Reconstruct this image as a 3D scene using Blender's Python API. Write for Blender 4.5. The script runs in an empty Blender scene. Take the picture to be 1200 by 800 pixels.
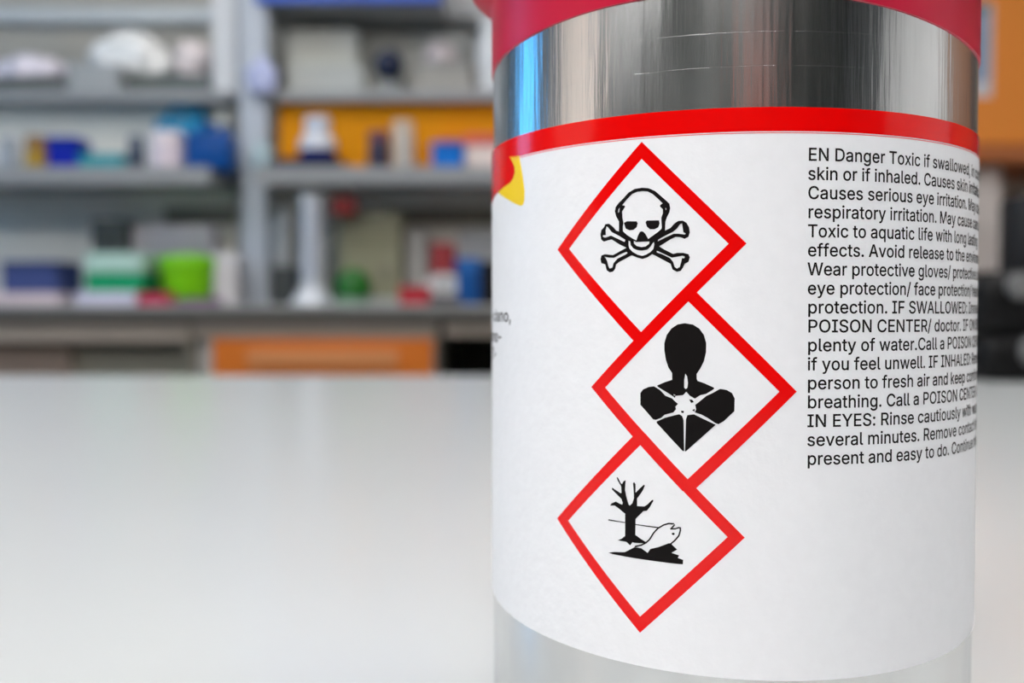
import bpy, bmesh, math, random
from mathutils import Vector, Matrix, noise
random.seed(4)
R_ = math.radians
SC = bpy.context.scene
COL = SC.collection

# ------------------------------------------------------------------ camera, world, lights, exposure
BENCH_Z = 0.80                 # top of the white bench in front
EYE = BENCH_Z + 0.078          # the phone stands low over the bench
FPX = 1200.0                   # focal length in pixels of a 1200 px wide frame
PITCH = 0.0266
cam = bpy.data.cameras.new('camera'); cam_o = bpy.data.objects.new('camera', cam); COL.objects.link(cam_o)
cam.sensor_width = 36.0; cam.lens = FPX * 36.0 / 1200.0
cam_o.location = (0, 0, EYE); cam_o.rotation_euler = (math.pi / 2 - PITCH, 0, 0)
cam.clip_start = 0.01; cam.clip_end = 60
cam.dof.use_dof = True; cam.dof.focus_distance = 0.157; cam.dof.aperture_fstop = 12.0
SC.camera = cam_o

SC.view_settings.view_transform = 'Standard'; SC.view_settings.look = 'None'
SC.view_settings.gamma = 1.0; SC.view_settings.use_curve_mapping = False
SC.view_settings.exposure = 0.0
SC.cycles.max_bounces = 8; SC.cycles.diffuse_bounces = 5; SC.cycles.glossy_bounces = 4
SC.cycles.sample_clamp_indirect = 6.0

SKY = 5.2                      # brightness of the daylight outside
LAMP = 22.8                    # brightness of the ceiling panels
AISLE = 0.48                   # the aisle panels are dimmer by this factor
w = bpy.data.worlds.new('sky'); SC.world = w; w.use_nodes = True
nt = w.node_tree; bg = nt.nodes['Background']
tc = nt.nodes.new('ShaderNodeTexCoord'); sx = nt.nodes.new('ShaderNodeSeparateXYZ'); cr = nt.nodes.new('ShaderNodeValToRGB')
nt.links.new(tc.outputs['Generated'], sx.inputs[0]); nt.links.new(sx.outputs['Z'], cr.inputs[0]); nt.links.new(cr.outputs[0], bg.inputs[0])
e = cr.color_ramp.elements
e[0].position = 0.0; e[0].color = (0.065, 0.36, 0.70, 1)
e[1].position = 0.5; e[1].color = (0.06, 0.30, 0.70, 1)
bg.inputs[1].default_value = SKY

# ------------------------------------------------------------------ helpers
def lin(c):
    c = c / 255.0
    return c / 12.92 if c <= 0.04045 else ((c + 0.055) / 1.055) ** 2.4
def rgb(t): return (lin(t[0]), lin(t[1]), lin(t[2]), 1.0)
MATS = {}
def mat(name, col, rough=0.5, metal=0.0, var=0.06, scale=18.0, bump=0.0, bscale=200.0, spec=0.5, trans=0.0, coat=0.0, alpha=1.0):
    """procedural principled material: the colour drifts a little with a noise texture"""
    if name in MATS: return MATS[name]
    m = bpy.data.materials.new(name); m.use_nodes = True; MATS[name] = m
    n = m.node_tree; p = n.nodes['Principled BSDF']
    t = n.nodes.new('ShaderNodeTexCoord'); no = n.nodes.new('ShaderNodeTexNoise'); no.inputs['Scale'].default_value = scale
    no.inputs['Detail'].default_value = 4
    mx = n.nodes.new('ShaderNodeMix'); mx.data_type = 'RGBA'
    c = rgb(col); mx.inputs[6].default_value = tuple(max(0, v * (1 - var)) for v in c[:3]) + (1,)
    mx.inputs[7].default_value = tuple(min(1, v * (1 + var)) for v in c[:3]) + (1,)
    n.links.new(t.outputs['Object'], no.inputs['Vector']); n.links.new(no.outputs['Fac'], mx.inputs[0]); n.links.new(mx.outputs[2], p.inputs['Base Color'])
    p.inputs['Roughness'].default_value = rough; p.inputs['Metallic'].default_value = metal
    p.inputs['Specular IOR Level'].default_value = spec; p.inputs['Transmission Weight'].default_value = trans
    p.inputs['Coat Weight'].default_value = coat; p.inputs['Alpha'].default_value = alpha
    if bump:
        b2 = n.nodes.new('ShaderNodeTexNoise'); b2.inputs['Scale'].default_value = bscale; b2.inputs['Detail'].default_value = 5
        bu = n.nodes.new('ShaderNodeBump'); bu.inputs['Strength'].default_value = bump; bu.inputs['Distance'].default_value = 0.0004
        n.links.new(t.outputs['Object'], b2.inputs['Vector']); n.links.new(b2.outputs['Fac'], bu.inputs['Height']); n.links.new(bu.outputs[0], p.inputs['Normal'])
    return m
def link(name, me, parent=None, m=None):
    o = bpy.data.objects.new(name, me); COL.objects.link(o)
    if parent: o.parent = parent
    if m:
        me.materials.append(m)
    return o
def obj(name, bm, m, parent=None, smooth=None):
    me = bpy.data.meshes.new(name); bmesh.ops.recalc_face_normals(bm, faces=bm.faces); bm.to_mesh(me); bm.free()
    if smooth is not None:
        me.polygons.foreach_set('use_smooth', [True] * len(me.polygons))
        me.set_sharp_from_angle(angle=R_(smooth))
    return link(name, me, parent, m)
def thing(name, label, cat, loc, group=None, rz=0):
    o = bpy.data.objects.new(name, None); COL.objects.link(o); o.empty_display_size = 0.02
    o.location = loc; o.rotation_euler.z = rz
    o['label'] = label; o['category'] = cat
    if group: o['group'] = group
    return o
def tag(o, label, cat, group=None):
    o['label'] = label; o['category'] = cat
    if group: o['group'] = group
    return o
def struct(o): o['kind'] = 'structure'; return o
def add_box(bm, x0, x1, y0, y1, z0, z1, bev=0.0, seg=2):
    r = bmesh.ops.create_cube(bm, size=1.0); vs = r['verts']
    for v in vs:
        v.co = Vector(((x0 + x1) / 2 + v.co.x * (x1 - x0), (y0 + y1) / 2 + v.co.y * (y1 - y0), (z0 + z1) / 2 + v.co.z * (z1 - z0)))
    if bev:
        es = list({e for v in vs for e in v.link_edges})
        bmesh.ops.bevel(bm, geom=es, offset=bev, segments=seg, affect='EDGES', profile=0.5)
    return bm
def box(x0, x1, y0, y1, z0, z1, bev=0.0, seg=2): return add_box(bmesh.new(), x0, x1, y0, y1, z0, z1, bev, seg)
def add_lathe(bm, prof, seg=40, cx=0, cy=0, caps=True):
    rings = []
    for r, z in prof:
        rings.append([bm.verts.new((cx + r * math.cos(2 * math.pi * k / seg), cy + r * math.sin(2 * math.pi * k / seg), z)) for k in range(seg)])
    for a, b in zip(rings, rings[1:]):
        for k in range(seg):
            bm.faces.new((a[k], a[(k + 1) % seg], b[(k + 1) % seg], b[k]))
    if caps:
        bm.faces.new(rings[0][::-1]); bm.faces.new(rings[-1])
    return bm
def lathe(prof, seg=40, cx=0, cy=0, caps=True): return add_lathe(bmesh.new(), prof, seg, cx, cy, caps)
def blob(rx, ry, h, seed, rough=0.25, freq=9.0):
    """a crumpled bag: a sphere pushed about by noise, flat underneath, standing on z = 0"""
    bm = bmesh.new(); bmesh.ops.create_icosphere(bm, subdivisions=5, radius=1.0)
    for v in bm.verts:
        d = v.co.normalized()
        k = 1 + rough * noise.fractal(d * 1.6 + Vector((seed * 7.3, seed, 0)), 1.0, 2.0, 4) + 0.05 * noise.noise(d * freq + Vector((seed, 3, 1)))
        p = Vector((d.x * rx * k, d.y * ry * min(k, 1.15), (d.z * k) * h * 0.62 + h * 0.40))
        p.z = max(0.0, p.z)
        v.co = p
    zm = max(v.co.z for v in bm.verts); x0 = min(v.co.x for v in bm.verts); x1 = max(v.co.x for v in bm.verts); y0 = min(v.co.y for v in bm.verts); y1 = max(v.co.y for v in bm.verts)
    for v in bm.verts: v.co = Vector((-rx + 2 * rx * (v.co.x - x0) / (x1 - x0), -ry + 2 * ry * (v.co.y - y0) / (y1 - y0), v.co.z * h / zm))
    return bm
def tube(pts, r, seg=10):
    bm = bmesh.new(); rings = []
    pts = [Vector(p) for p in pts]
    for i, p in enumerate(pts):
        t = (pts[min(i + 1, len(pts) - 1)] - pts[max(i - 1, 0)]).normalized()
        a = t.orthogonal().normalized(); b = t.cross(a)
        if rings and a.dot(pa) < 0: a = -a; b = -b
        pa = a
        rings.append([bm.verts.new(p + r * (a * math.cos(2 * math.pi * k / seg) + b * math.sin(2 * math.pi * k / seg))) for k in range(seg)])
    for A_, B_ in zip(rings, rings[1:]):
        for k in range(seg): bm.faces.new((A_[k], A_[(k + 1) % seg], B_[(k + 1) % seg], B_[k]))
    bm.faces.new(rings[0][::-1]); bm.faces.new(rings[-1])
    return bm
CP, SP = math.cos(PITCH), math.sin(PITCH)
def at(px, py, y):
    """where the sight line through a point of the 1200 x 800 photograph meets the depth y"""
    dx, du = (px - 600) / FPX, (400 - py) / FPX
    d = Vector((dx, CP + du * SP, -SP + du * CP)); k = y / d.y
    return d.x * k, EYE + d.z * k

# ------------------------------------------------------------------ room
XL, XR, YB, YF, ZC = -2.6, 2.5, -2.4, 3.25, 2.75
m_wall = mat('wall_paint', (205, 204, 196), 0.8, bump=0.1, bscale=60)
m_wall_back = mat('back_wall_paint', (192, 188, 178), 0.8, bump=0.1, bscale=60)
m_wall_left = mat('grey_wall_paint', (98, 102, 104), 0.8)
m_wall_dark = mat('dark_grey_cabinet_paint', (38, 45, 43), 0.6)
m_ceil = mat('ceiling_tiles', (215, 215, 210), 0.9, bump=0.2, bscale=300)
m_floor = mat('grey_linoleum', (120, 122, 120), 0.35, scale=6)
m_frame = mat('window_frame_white', (225, 225, 222), 0.4)
struct(obj('floor', box(XL, XR, YB, YF, -0.05, 0), m_floor))
struct(obj('ceiling', box(XL, XR, YB, YF, ZC, ZC + 0.05), m_ceil))
struct(obj('wall_back', box(XL, XR, YF, YF + 0.1, 0, ZC), m_wall_back))
struct(obj('wall_right', box(XR, XR + 0.1, YB, YF, 0, ZC), m_wall_left))
struct(obj('wall_front', box(XL, XR, YB - 0.1, YB, 0, ZC), m_wall_dark))
# left wall with two window openings
WIN = [(-0.62, 0.50, 0.95, 2.45), (1.30, 2.10, 0.95, 2.30)]
bm = bmesh.new(); ys = [YB] + [v for a in WIN for v in a[:2]] + [YF]
for i in range(0, len(ys), 2): add_box(bm, XL - 0.1, XL, ys[i], ys[i + 1], 0, ZC)
for a in WIN:
    add_box(bm, XL - 0.1, XL, a[0], a[1], 0, a[2]); add_box(bm, XL - 0.1, XL, a[0], a[1], a[3], ZC)
struct(obj('wall_left', bm, m_wall_left))
mg = bpy.data.materials.new('window_glass'); mg.use_nodes = True
n = mg.node_tree; n.nodes.clear(); out = n.nodes.new('ShaderNodeOutputMaterial')
g1 = n.nodes.new('ShaderNodeBsdfTransparent'); g2 = n.nodes.new('ShaderNodeBsdfGlossy'); g2.inputs['Roughness'].default_value = 0.02
mixs = n.nodes.new('ShaderNodeMixShader'); mixs.inputs[0].default_value = 0.06
n.links.new(g1.outputs[0], mixs.inputs[1]); n.links.new(g2.outputs[0], mixs.inputs[2]); n.links.new(mixs.outputs[0], out.inputs[0])
mb = bpy.data.materials.new('white_blind_fabric'); mb.use_nodes = True
n = mb.node_tree; n.nodes.clear(); out = n.nodes.new('ShaderNodeOutputMaterial')
g1 = n.nodes.new('ShaderNodeBsdfTranslucent'); g1.inputs[0].default_value = (0.95, 0.55, 0.36, 1)
g2 = n.nodes.new('ShaderNodeBsdfDiffuse'); g2.inputs[0].default_value = (0.92, 0.87, 0.83, 1)
mixs = n.nodes.new('ShaderNodeMixShader'); mixs.inputs[0].default_value = 0.65
n.links.new(g1.outputs[0], mixs.inputs[1]); n.links.new(g2.outputs[0], mixs.inputs[2]); n.links.new(mixs.outputs[0], out.inputs[0])
for i, (y0, y1, z0, z1) in enumerate(WIN):
    bm = bmesh.new(); t = 0.05
    for b in ((y0, y0 + t, z0, z1), (y1 - t, y1, z0, z1), (y0, y1, z0, z0 + t), (y0, y1, z1 - t, z1)):
        add_box(bm, XL - 0.08, XL - 0.02, *b)
    f = struct(obj('window_%d' % (i + 1), bm, m_frame))
    obj('window_pane', box(XL - 0.055, XL - 0.049, y0 + t, y1 - t, z0 + t, z1 - t), mg, f)
    if i == 0:
        obj('window_blind', box(XL - 0.018, XL - 0.016, y0 + 0.01, y1 - 0.01, z0 + 0.02, z1 - 0.01), mb, f)
    la = bpy.data.lights.new('window_portal', 'AREA'); la.shape = 'RECTANGLE'; la.size = y1 - y0; la.size_y = z1 - z0; la.cycles.is_portal = True
    lo = bpy.data.objects.new('window_portal', la); COL.objects.link(lo); lo.location = (XL - 0.12, (y0 + y1) / 2, (z0 + z1) / 2)
    lo.rotation_euler = (0, R_(-90), 0); la.size, la.size_y = z1 - z0, y1 - y0
# unseen panels added on the walls to shape the reflections in the metal
m_brown = mat('brown_panel_paint', (112, 50, 34), 0.5)
d = struct(obj('brown_reflection_panel', box(-0.15, 0.45, YB, YB + 0.04, 0, 2.1, 0.004), m_brown))  # added behind the camera so the metal mirrors a brown streak
m_orange = mat('orange_laminate', (248, 154, 66), 0.5, var=0.03, spec=0.3)
d = struct(obj('cupboard_reflection_panel', box(XR - 0.04, XR, 0.86, 2.2, 0, 2.1, 0.004), mat('tan_laminate', (176, 128, 98), 0.5)))  # unseen cupboard front, added for the brownish streak mirrored at the right
d = struct(obj('dark_reflection_panel', box(XL, XL + 0.04, -2.2, -0.68, 0, 2.1, 0.004), mat('dark_panel_paint', (44, 48, 50), 0.5)))  # dark panel added over the lit wall to dim its reflection in the metal
d = struct(obj('white_reflection_panel', box(XR - 0.04, XR, -1.15, 0.69, 0, 2.1, 0.004), mat('white_panel_paint', (243, 243, 242), 0.4)))  # white panel added to give the metal its bright band on the right

# ceiling lamps
m_lampf = mat('lamp_housing', (220, 220, 218), 0.4)
def lamp_mat(nm, k):
    m = bpy.data.materials.new(nm); m.use_nodes = True; n = m.node_tree; p = n.nodes['Principled BSDF']
    p.inputs['Base Color'].default_value = (0.9, 0.9, 0.9, 1); p.inputs['Emission Color'].default_value = (1.0, 0.98, 0.97, 1); p.inputs['Emission Strength'].default_value = k
    return m
m_diff = lamp_mat('lamp_diffuser', LAMP); m_dim = lamp_mat('dimmed_lamp_diffuser', LAMP * AISLE)
for lx, ly, lab, mm in [(-1.75, -0.85, 'white ceiling light panel behind the viewpoint, nearest the windows', m_diff),
                        (-0.15, -1.05, 'white ceiling light panel behind the viewpoint, farther from the windows', m_diff),
                        (-0.75, 1.6, 'dimmer white ceiling light panel over the aisle, on the window side', m_dim),
                        (1.2, 0.85, 'dimmer white ceiling light panel over the aisle, away from the windows', m_dim)]:
    t = thing('ceiling_light', lab, 'ceiling light', (lx, ly, ZC), 'ceiling light panels')
    bm = bmesh.new()
    for b in ((-0.31, -0.28, -0.61, 0.61), (0.28, 0.31, -0.61, 0.61), (-0.28, 0.28, -0.61, -0.58), (-0.28, 0.28, 0.58, 0.61)): add_box(bm, *b, -0.03, 0)
    obj('lamp_frame', bm, m_lampf, t)
    obj('lamp_diffuser', box(-0.28, 0.28, -0.58, 0.58, -0.02, -0.001), mm, t)

# ------------------------------------------------------------------ white bench in front
m_bench = mat('white_laminate', (196, 199, 199), 0.22, var=0.01, scale=8)
m_bench_side = mat('pale_grey_board', (190, 190, 186), 0.5)
t = thing('lab_bench', 'wide white laminate bench that carries the aluminium bottle', 'bench', (0, 0.5, 0))
obj('bench_top', box(-1.7, 1.6, -0.95, 0.805, BENCH_Z - 0.03, BENCH_Z, 0.003), m_bench, t)
for xx in (-1.55, -0.05, 1.42):
    obj('support_panel', box(xx, xx + 0.03, -0.75, 0.65, 0, BENCH_Z - 0.03), m_bench_side, t)

# ------------------------------------------------------------------ the bottle
RB = 0.0450
BX, BY = 0.04110, 0.19916
H0 = 0.078                      # eye height over the bench: label heights are measured from it
ART = {
 'skull': [
  [(-21.71,19.6),(-20.67,19.45),(-19.64,18.96),(-18.62,18.07),(-17.81,17.35),(-17.41,16.94),(-17.27,16.25),(-17.41,15.57),(-17.76,14.9),(-18,14.22),(-18.04,13.44),(-18.04,12.85),(-17.2,13.22),(-16.61,13.88),(-16.02,14.25),(-15.33,14.29),(-14.74,13.92),(-14.35,13.23),(-14.25,12.45),(-14.44,11.78),(-15.02,11.5),(-15.71,11.77),(-16.4,11.83),(-17.19,11.49),(-18.19,10.89),(-18.99,10.46),(-18.18,9.95),(-16.78,9.23),(-16.19,9.38),(-15.21,9.36),(-14.43,9.15),(-14.23,8.66),(-14.42,7.98),(-15.01,7.7),(-15.26,7.12),(-15.59,6.63),(-16.18,6.5),(-16.87,6.85),(-17.17,7.73),(-17.98,8.18),(-18.99,8.71),(-19.6,9.06),(-20.11,9.27),(-20.84,8.8),(-21.67,8.58),(-22.52,8.8),(-23.37,9.16),(-23.59,9.13),(-24.46,8.73),(-25.56,8.22),(-26.13,7.84),(-26.28,7.14),(-26.69,6.7),(-27.26,6.62),(-27.84,6.97),(-28.08,7.89),(-28.79,8.11),(-28.98,8.73),(-28.79,9.33),(-28.09,9.51),(-26.7,9.32),(-25.57,9.83),(-24.36,10.39),(-25.57,10.97),(-26.93,11.79),(-27.62,11.66),(-28.33,11.5),(-28.85,11.87),(-28.99,12.69),(-28.8,13.39),(-28.33,13.77),(-28.1,14.26),(-27.4,14.29),(-26.71,13.79),(-26.14,13.16),(-25.65,12.98),(-25.65,14.54),(-26.15,15.37),(-26.38,16.19),(-26.22,16.88),(-25.71,17.45),(-24.93,18.1),(-24.06,18.95),(-22.98,19.48)],
  [(-21.71,19.07),(-20.87,18.97),(-20.05,18.53),(-19.12,17.7),(-18.45,17.02),(-18.82,16.8),(-18.88,16.57),(-18.41,16.1),(-18.41,15.51),(-18.65,14.83),(-18.62,14.05),(-18.56,13.42),(-18.64,13.11),(-19.21,12.65),(-20.72,11.64),(-21.16,12.37),(-21.48,12.75),(-21.79,12.88),(-22.11,12.76),(-22.42,12.21),(-22.67,11.47),(-23.17,11.72),(-24.25,12.38),(-24.96,13.01),(-24.96,13.71),(-24.87,14.31),(-25.05,15.11),(-25.1,16.12),(-24.6,16.79),(-24.71,16.99),(-25.1,17.06),(-24.71,17.49),(-24.05,18.15),(-23.41,18.71),(-22.55,19.02)],
  [(-24.81,14.3),(-24.26,14.52),(-22.64,14.44),(-22.47,14.1),(-22.64,13.51),(-23.17,13.14),(-23.82,13.1),(-24.47,13.39)],
  [(-21.17,14.24),(-20.96,14.49),(-19.01,14.45),(-18.91,13.96),(-19.11,13.38),(-19.72,13.1),(-20.44,13.13),(-20.96,13.54)],
  [(-23.08,11.44),(-22.7,11.25),(-20.53,11.24),(-20.57,10.9),(-21.15,10.49),(-21.85,10.41),(-22.63,10.61),(-23.1,11.04)],
  [(-23.99,11.47),(-23.71,11.36),(-23.6,10.76),(-23.16,10.25),(-22.52,9.97),(-21.78,9.87),(-20.94,9.99),(-20.43,10.37),(-20.02,10.95),(-19.81,11.14),(-19.75,10.74),(-19.91,10.06),(-20.42,9.58),(-21.05,9.24),(-21.67,9.06),(-22.41,9.23),(-23.27,9.7),(-23.85,10.27),(-23.99,10.78)],
  [(-27.86,13.85),(-27.63,13.8),(-26.94,12.96),(-25.69,12.34),(-24.53,11.65),(-24.67,11.3),(-25.8,11.84),(-27.05,12.4),(-28.09,12.14),(-28.52,12.26),(-28.52,12.5),(-27.98,12.54),(-28.03,13.25)],
  [(-19.2,11.22),(-19.1,11.51),(-17.99,12.07),(-16.8,12.62),(-16.21,13.09),(-15.72,13.76),(-15.42,13.85),(-15.32,13.16),(-15.22,12.53),(-14.83,12.27),(-15.03,12.14),(-16.01,12.3),(-16.7,12.32),(-17.99,11.77)],
  [(-28.2,9.11),(-27.39,8.94),(-26.47,8.89),(-25.35,9.42),(-24.35,9.75),(-24.13,9.58),(-24.46,9.35),(-25.9,8.74),(-26.58,8.05),(-26.81,7.35),(-27.26,7.22),(-27.5,7.57),(-27.73,8.39),(-27.97,8.84)],
  [(-19.4,9.71),(-19.19,9.74),(-17.98,9.16),(-16.98,8.67),(-16.19,8.79),(-15.3,8.93),(-14.97,8.77),(-15.11,8.52),(-15.4,8.58),(-15.56,7.9),(-15.75,7.22),(-16.18,6.99),(-16.54,7.23),(-16.78,8.02),(-17.28,8.62),(-18.38,9.17),(-19.3,9.51)],
  [(-25.77,16.45),(-25.52,16.7),(-25.63,16.04),(-25.81,15.91)],
  [(-18.01,16.34),(-17.85,16.17),(-17.89,15.98),(-18.01,16.08)],
 ],
 'torso': [
  [(-14.93,-1.36),(-13.69,-1.58),(-12.73,-2.19),(-12.04,-3.15),(-11.69,-4.39),(-11.71,-5.77),(-12.02,-7.15),(-12.56,-8.26),(-13.11,-9.1),(-13.1,-9.79),(-12.97,-10.15),(-12.01,-10.47),(-10.51,-11.13),(-10.46,-11.32),(-11,-11.69),(-11.67,-12.12),(-12.54,-12.33),(-13.36,-12.88),(-14.14,-12.45),(-14.66,-11.85),(-15.16,-12.39),(-16.76,-12.58),(-17.41,-12.18),(-18.35,-11.65),(-19.13,-11.19),(-19.19,-11),(-17.99,-10.46),(-16.85,-10.07),(-16.86,-9.03),(-17.43,-8.21),(-17.86,-6.96),(-18.09,-5.56),(-18.1,-4.45),(-17.73,-3.19),(-17.03,-2.21),(-16.05,-1.56)],
  [(-14.82,-9.08),(-14.54,-9.54),(-14.42,-10.51),(-14.5,-11.24),(-14.75,-11.44),(-15,-11.22),(-14.98,-9.97)],
  [(-21.93,-12.27),(-21.48,-11.69),(-20.59,-11.29),(-19.71,-11.15),(-18.76,-11.69),(-17.89,-12.56),(-16.84,-12.94),(-16.42,-13.35),(-15.94,-13.75),(-16.33,-14.19),(-16.24,-14.6),(-16.63,-15.09),(-18.02,-15.5),(-18.54,-16),(-19.4,-16.35),(-19.84,-16.28),(-20.72,-15.33),(-21.92,-14.11)],
  [(-7.41,-12.74),(-7.81,-11.92),(-8.62,-11.46),(-9.57,-11.31),(-10.86,-12.05),(-11.59,-12.39),(-12.76,-13.39),(-13.3,-13.82),(-13.16,-14.51),(-13.35,-14.99),(-12.39,-15.27),(-11.38,-15.79),(-10.3,-16.51),(-9.81,-16.69),(-9,-16.21),(-7.45,-14.66)],
  [(-19.26,-16.59),(-18.48,-16.22),(-17.91,-15.95),(-16.49,-15.53),(-15.73,-15.34),(-15.29,-15.6),(-15.06,-16.24),(-14.96,-20.97),(-15.18,-20.98),(-19.26,-16.82)],
  [(-14.7,-16.08),(-14.48,-15.44),(-13.49,-15.27),(-12.39,-15.79),(-10.21,-16.79),(-14.71,-21.02),(-14.82,-20.97)],
  [(-14.24,-13.01),(-13.78,-13.05),(-13.5,-13.41),(-13.91,-13.56)],
  [(-15.46,-14.77),(-15.01,-14.81),(-15.07,-15.15),(-15.4,-15.1)],
  [(-13.77,-14.66),(-13.36,-14.43),(-13.41,-14.88)],
  [(-16.65,-12.3),(-16.28,-12.4),(-16.42,-12.85)],
 ],
 'tree': [
  [(-25.94,-25.77),(-25.71,-25.79),(-25.19,-26.68),(-24.95,-26.74),(-24.75,-26.32),(-24.37,-26.09),(-24.46,-27.67),(-24.23,-28.66),(-23.86,-29.84),(-23.64,-30.06),(-23.2,-29.62),(-22.95,-28.85),(-22.99,-27.75),(-23.11,-26.45),(-22.89,-26.29),(-22.68,-26.61),(-22.67,-27.92),(-21.82,-27.05),(-21.29,-26.56),(-21.13,-26.69),(-21.5,-27.52),(-22.24,-28.59),(-22.41,-28.8),(-22.41,-30.01),(-21.18,-29.96),(-20.65,-29.56),(-20.03,-28.91),(-19.79,-28.79),(-19.76,-28.99),(-20.34,-30.03),(-20.8,-30.61),(-21.38,-30.72),(-22.66,-32.05),(-22.69,-34.57),(-21.79,-35.09),(-20.95,-35.5),(-21.11,-35.62),(-23.18,-35.8),(-23.55,-36.33),(-24.21,-35.85),(-25.73,-35.77),(-25.05,-35.44),(-24.43,-34.93),(-24.44,-31.42),(-25.52,-30.71),(-26.31,-30.29),(-27.05,-30.41),(-26.88,-30.04),(-26.08,-29.65),(-24.96,-30.05),(-24.85,-29.73),(-25.07,-29.15),(-25.75,-28.6),(-26.78,-27.78),(-26.71,-27.47),(-26.43,-27.65),(-25.19,-28.24),(-25.08,-28.13),(-25.15,-27.12),(-25.76,-26.27)],
 ],
 'fish': [
  [(-27.39,-32.61),(-24.46,-32.74),(-24.46,-32.88),(-27.39,-32.78)],
  [(-22.68,-32.86),(-18.93,-32.99),(-19.09,-33.17),(-22.67,-33)],
  [(-22.61,-36.5),(-21.64,-36.19),(-20.87,-35.74),(-20.22,-35.1),(-19.6,-34.04),(-18.91,-33.27),(-18.03,-32.69),(-17.26,-32.42),(-16.64,-32.43),(-16.62,-32.19),(-17.28,-32.18),(-18.12,-32.48),(-19.06,-33.09),(-19.8,-33.92),(-20.42,-34.98),(-21.02,-35.55),(-21.72,-35.97),(-22.67,-36.27)],
  [(-16.71,-32.27),(-16.49,-32.42),(-17.11,-33.11),(-16.94,-33.25),(-16.29,-32.49),(-16.55,-32.12)],
  [(-17.02,-33.24),(-16.25,-33.14),(-15.6,-32.89),(-15.66,-32.7),(-16.28,-32.94),(-17.03,-33.04)],
  [(-15.63,-32.77),(-15.59,-33.23),(-15.83,-34.06),(-16.44,-34.81),(-17.09,-35.4),(-16.94,-35.57),(-16.27,-34.97),(-15.62,-34.16),(-15.36,-33.25),(-15.4,-32.73)],
  [(-23.01,-35.85),(-22.01,-35.8),(-20.91,-35.73),(-20.9,-35.59),(-22,-35.66),(-23.01,-35.71)],
  [(-16.82,-33.74),(-16.46,-33.67),(-16.34,-33.86),(-16.46,-34.05),(-16.8,-33.99)],
 ],
 'ground': [
  [(-27.33,-37.97),(-26.4,-37.71),(-24.49,-37.51),(-22.64,-36.49),(-21.68,-36.58),(-20.63,-37.18),(-20.21,-36.53),(-18.87,-36.1),(-17.26,-35.36),(-16.9,-35.43),(-15.95,-36.25),(-16.85,-36.82),(-15.65,-37.12),(-15.85,-37.53),(-15.02,-37.76),(-15.09,-38.46),(-15.65,-38.47),(-19.48,-38.36),(-23.07,-38.25),(-26.63,-38.09)],
  [(-22.75,-36.24),(-22.32,-36.59),(-22.81,-36.53)],
 ],
 'logo_red': [
  [(-52.77,27.73),(-51.46,26.65),(-50.65,25.65),(-50.58,24.75),(-51.28,23.8),(-52.58,23.2),(-55.56,22.8),(-59.44,22.32),(-64.3,21.69)],
 ],
 'logo_yellow': [
  [(-52.97,27.76),(-48.94,27.47),(-48.32,25.8),(-47.58,23.51),(-47,21.11),(-47.08,19.51),(-47.57,18.82),(-48.47,18.73),(-50.07,19.2),(-52.2,19.89),(-56.05,21.17),(-59.78,22.33),(-55.56,22.8),(-52.58,23.2),(-51.28,23.8),(-50.58,24.75),(-50.65,25.65),(-51.46,26.65)],
 ],
}

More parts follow.
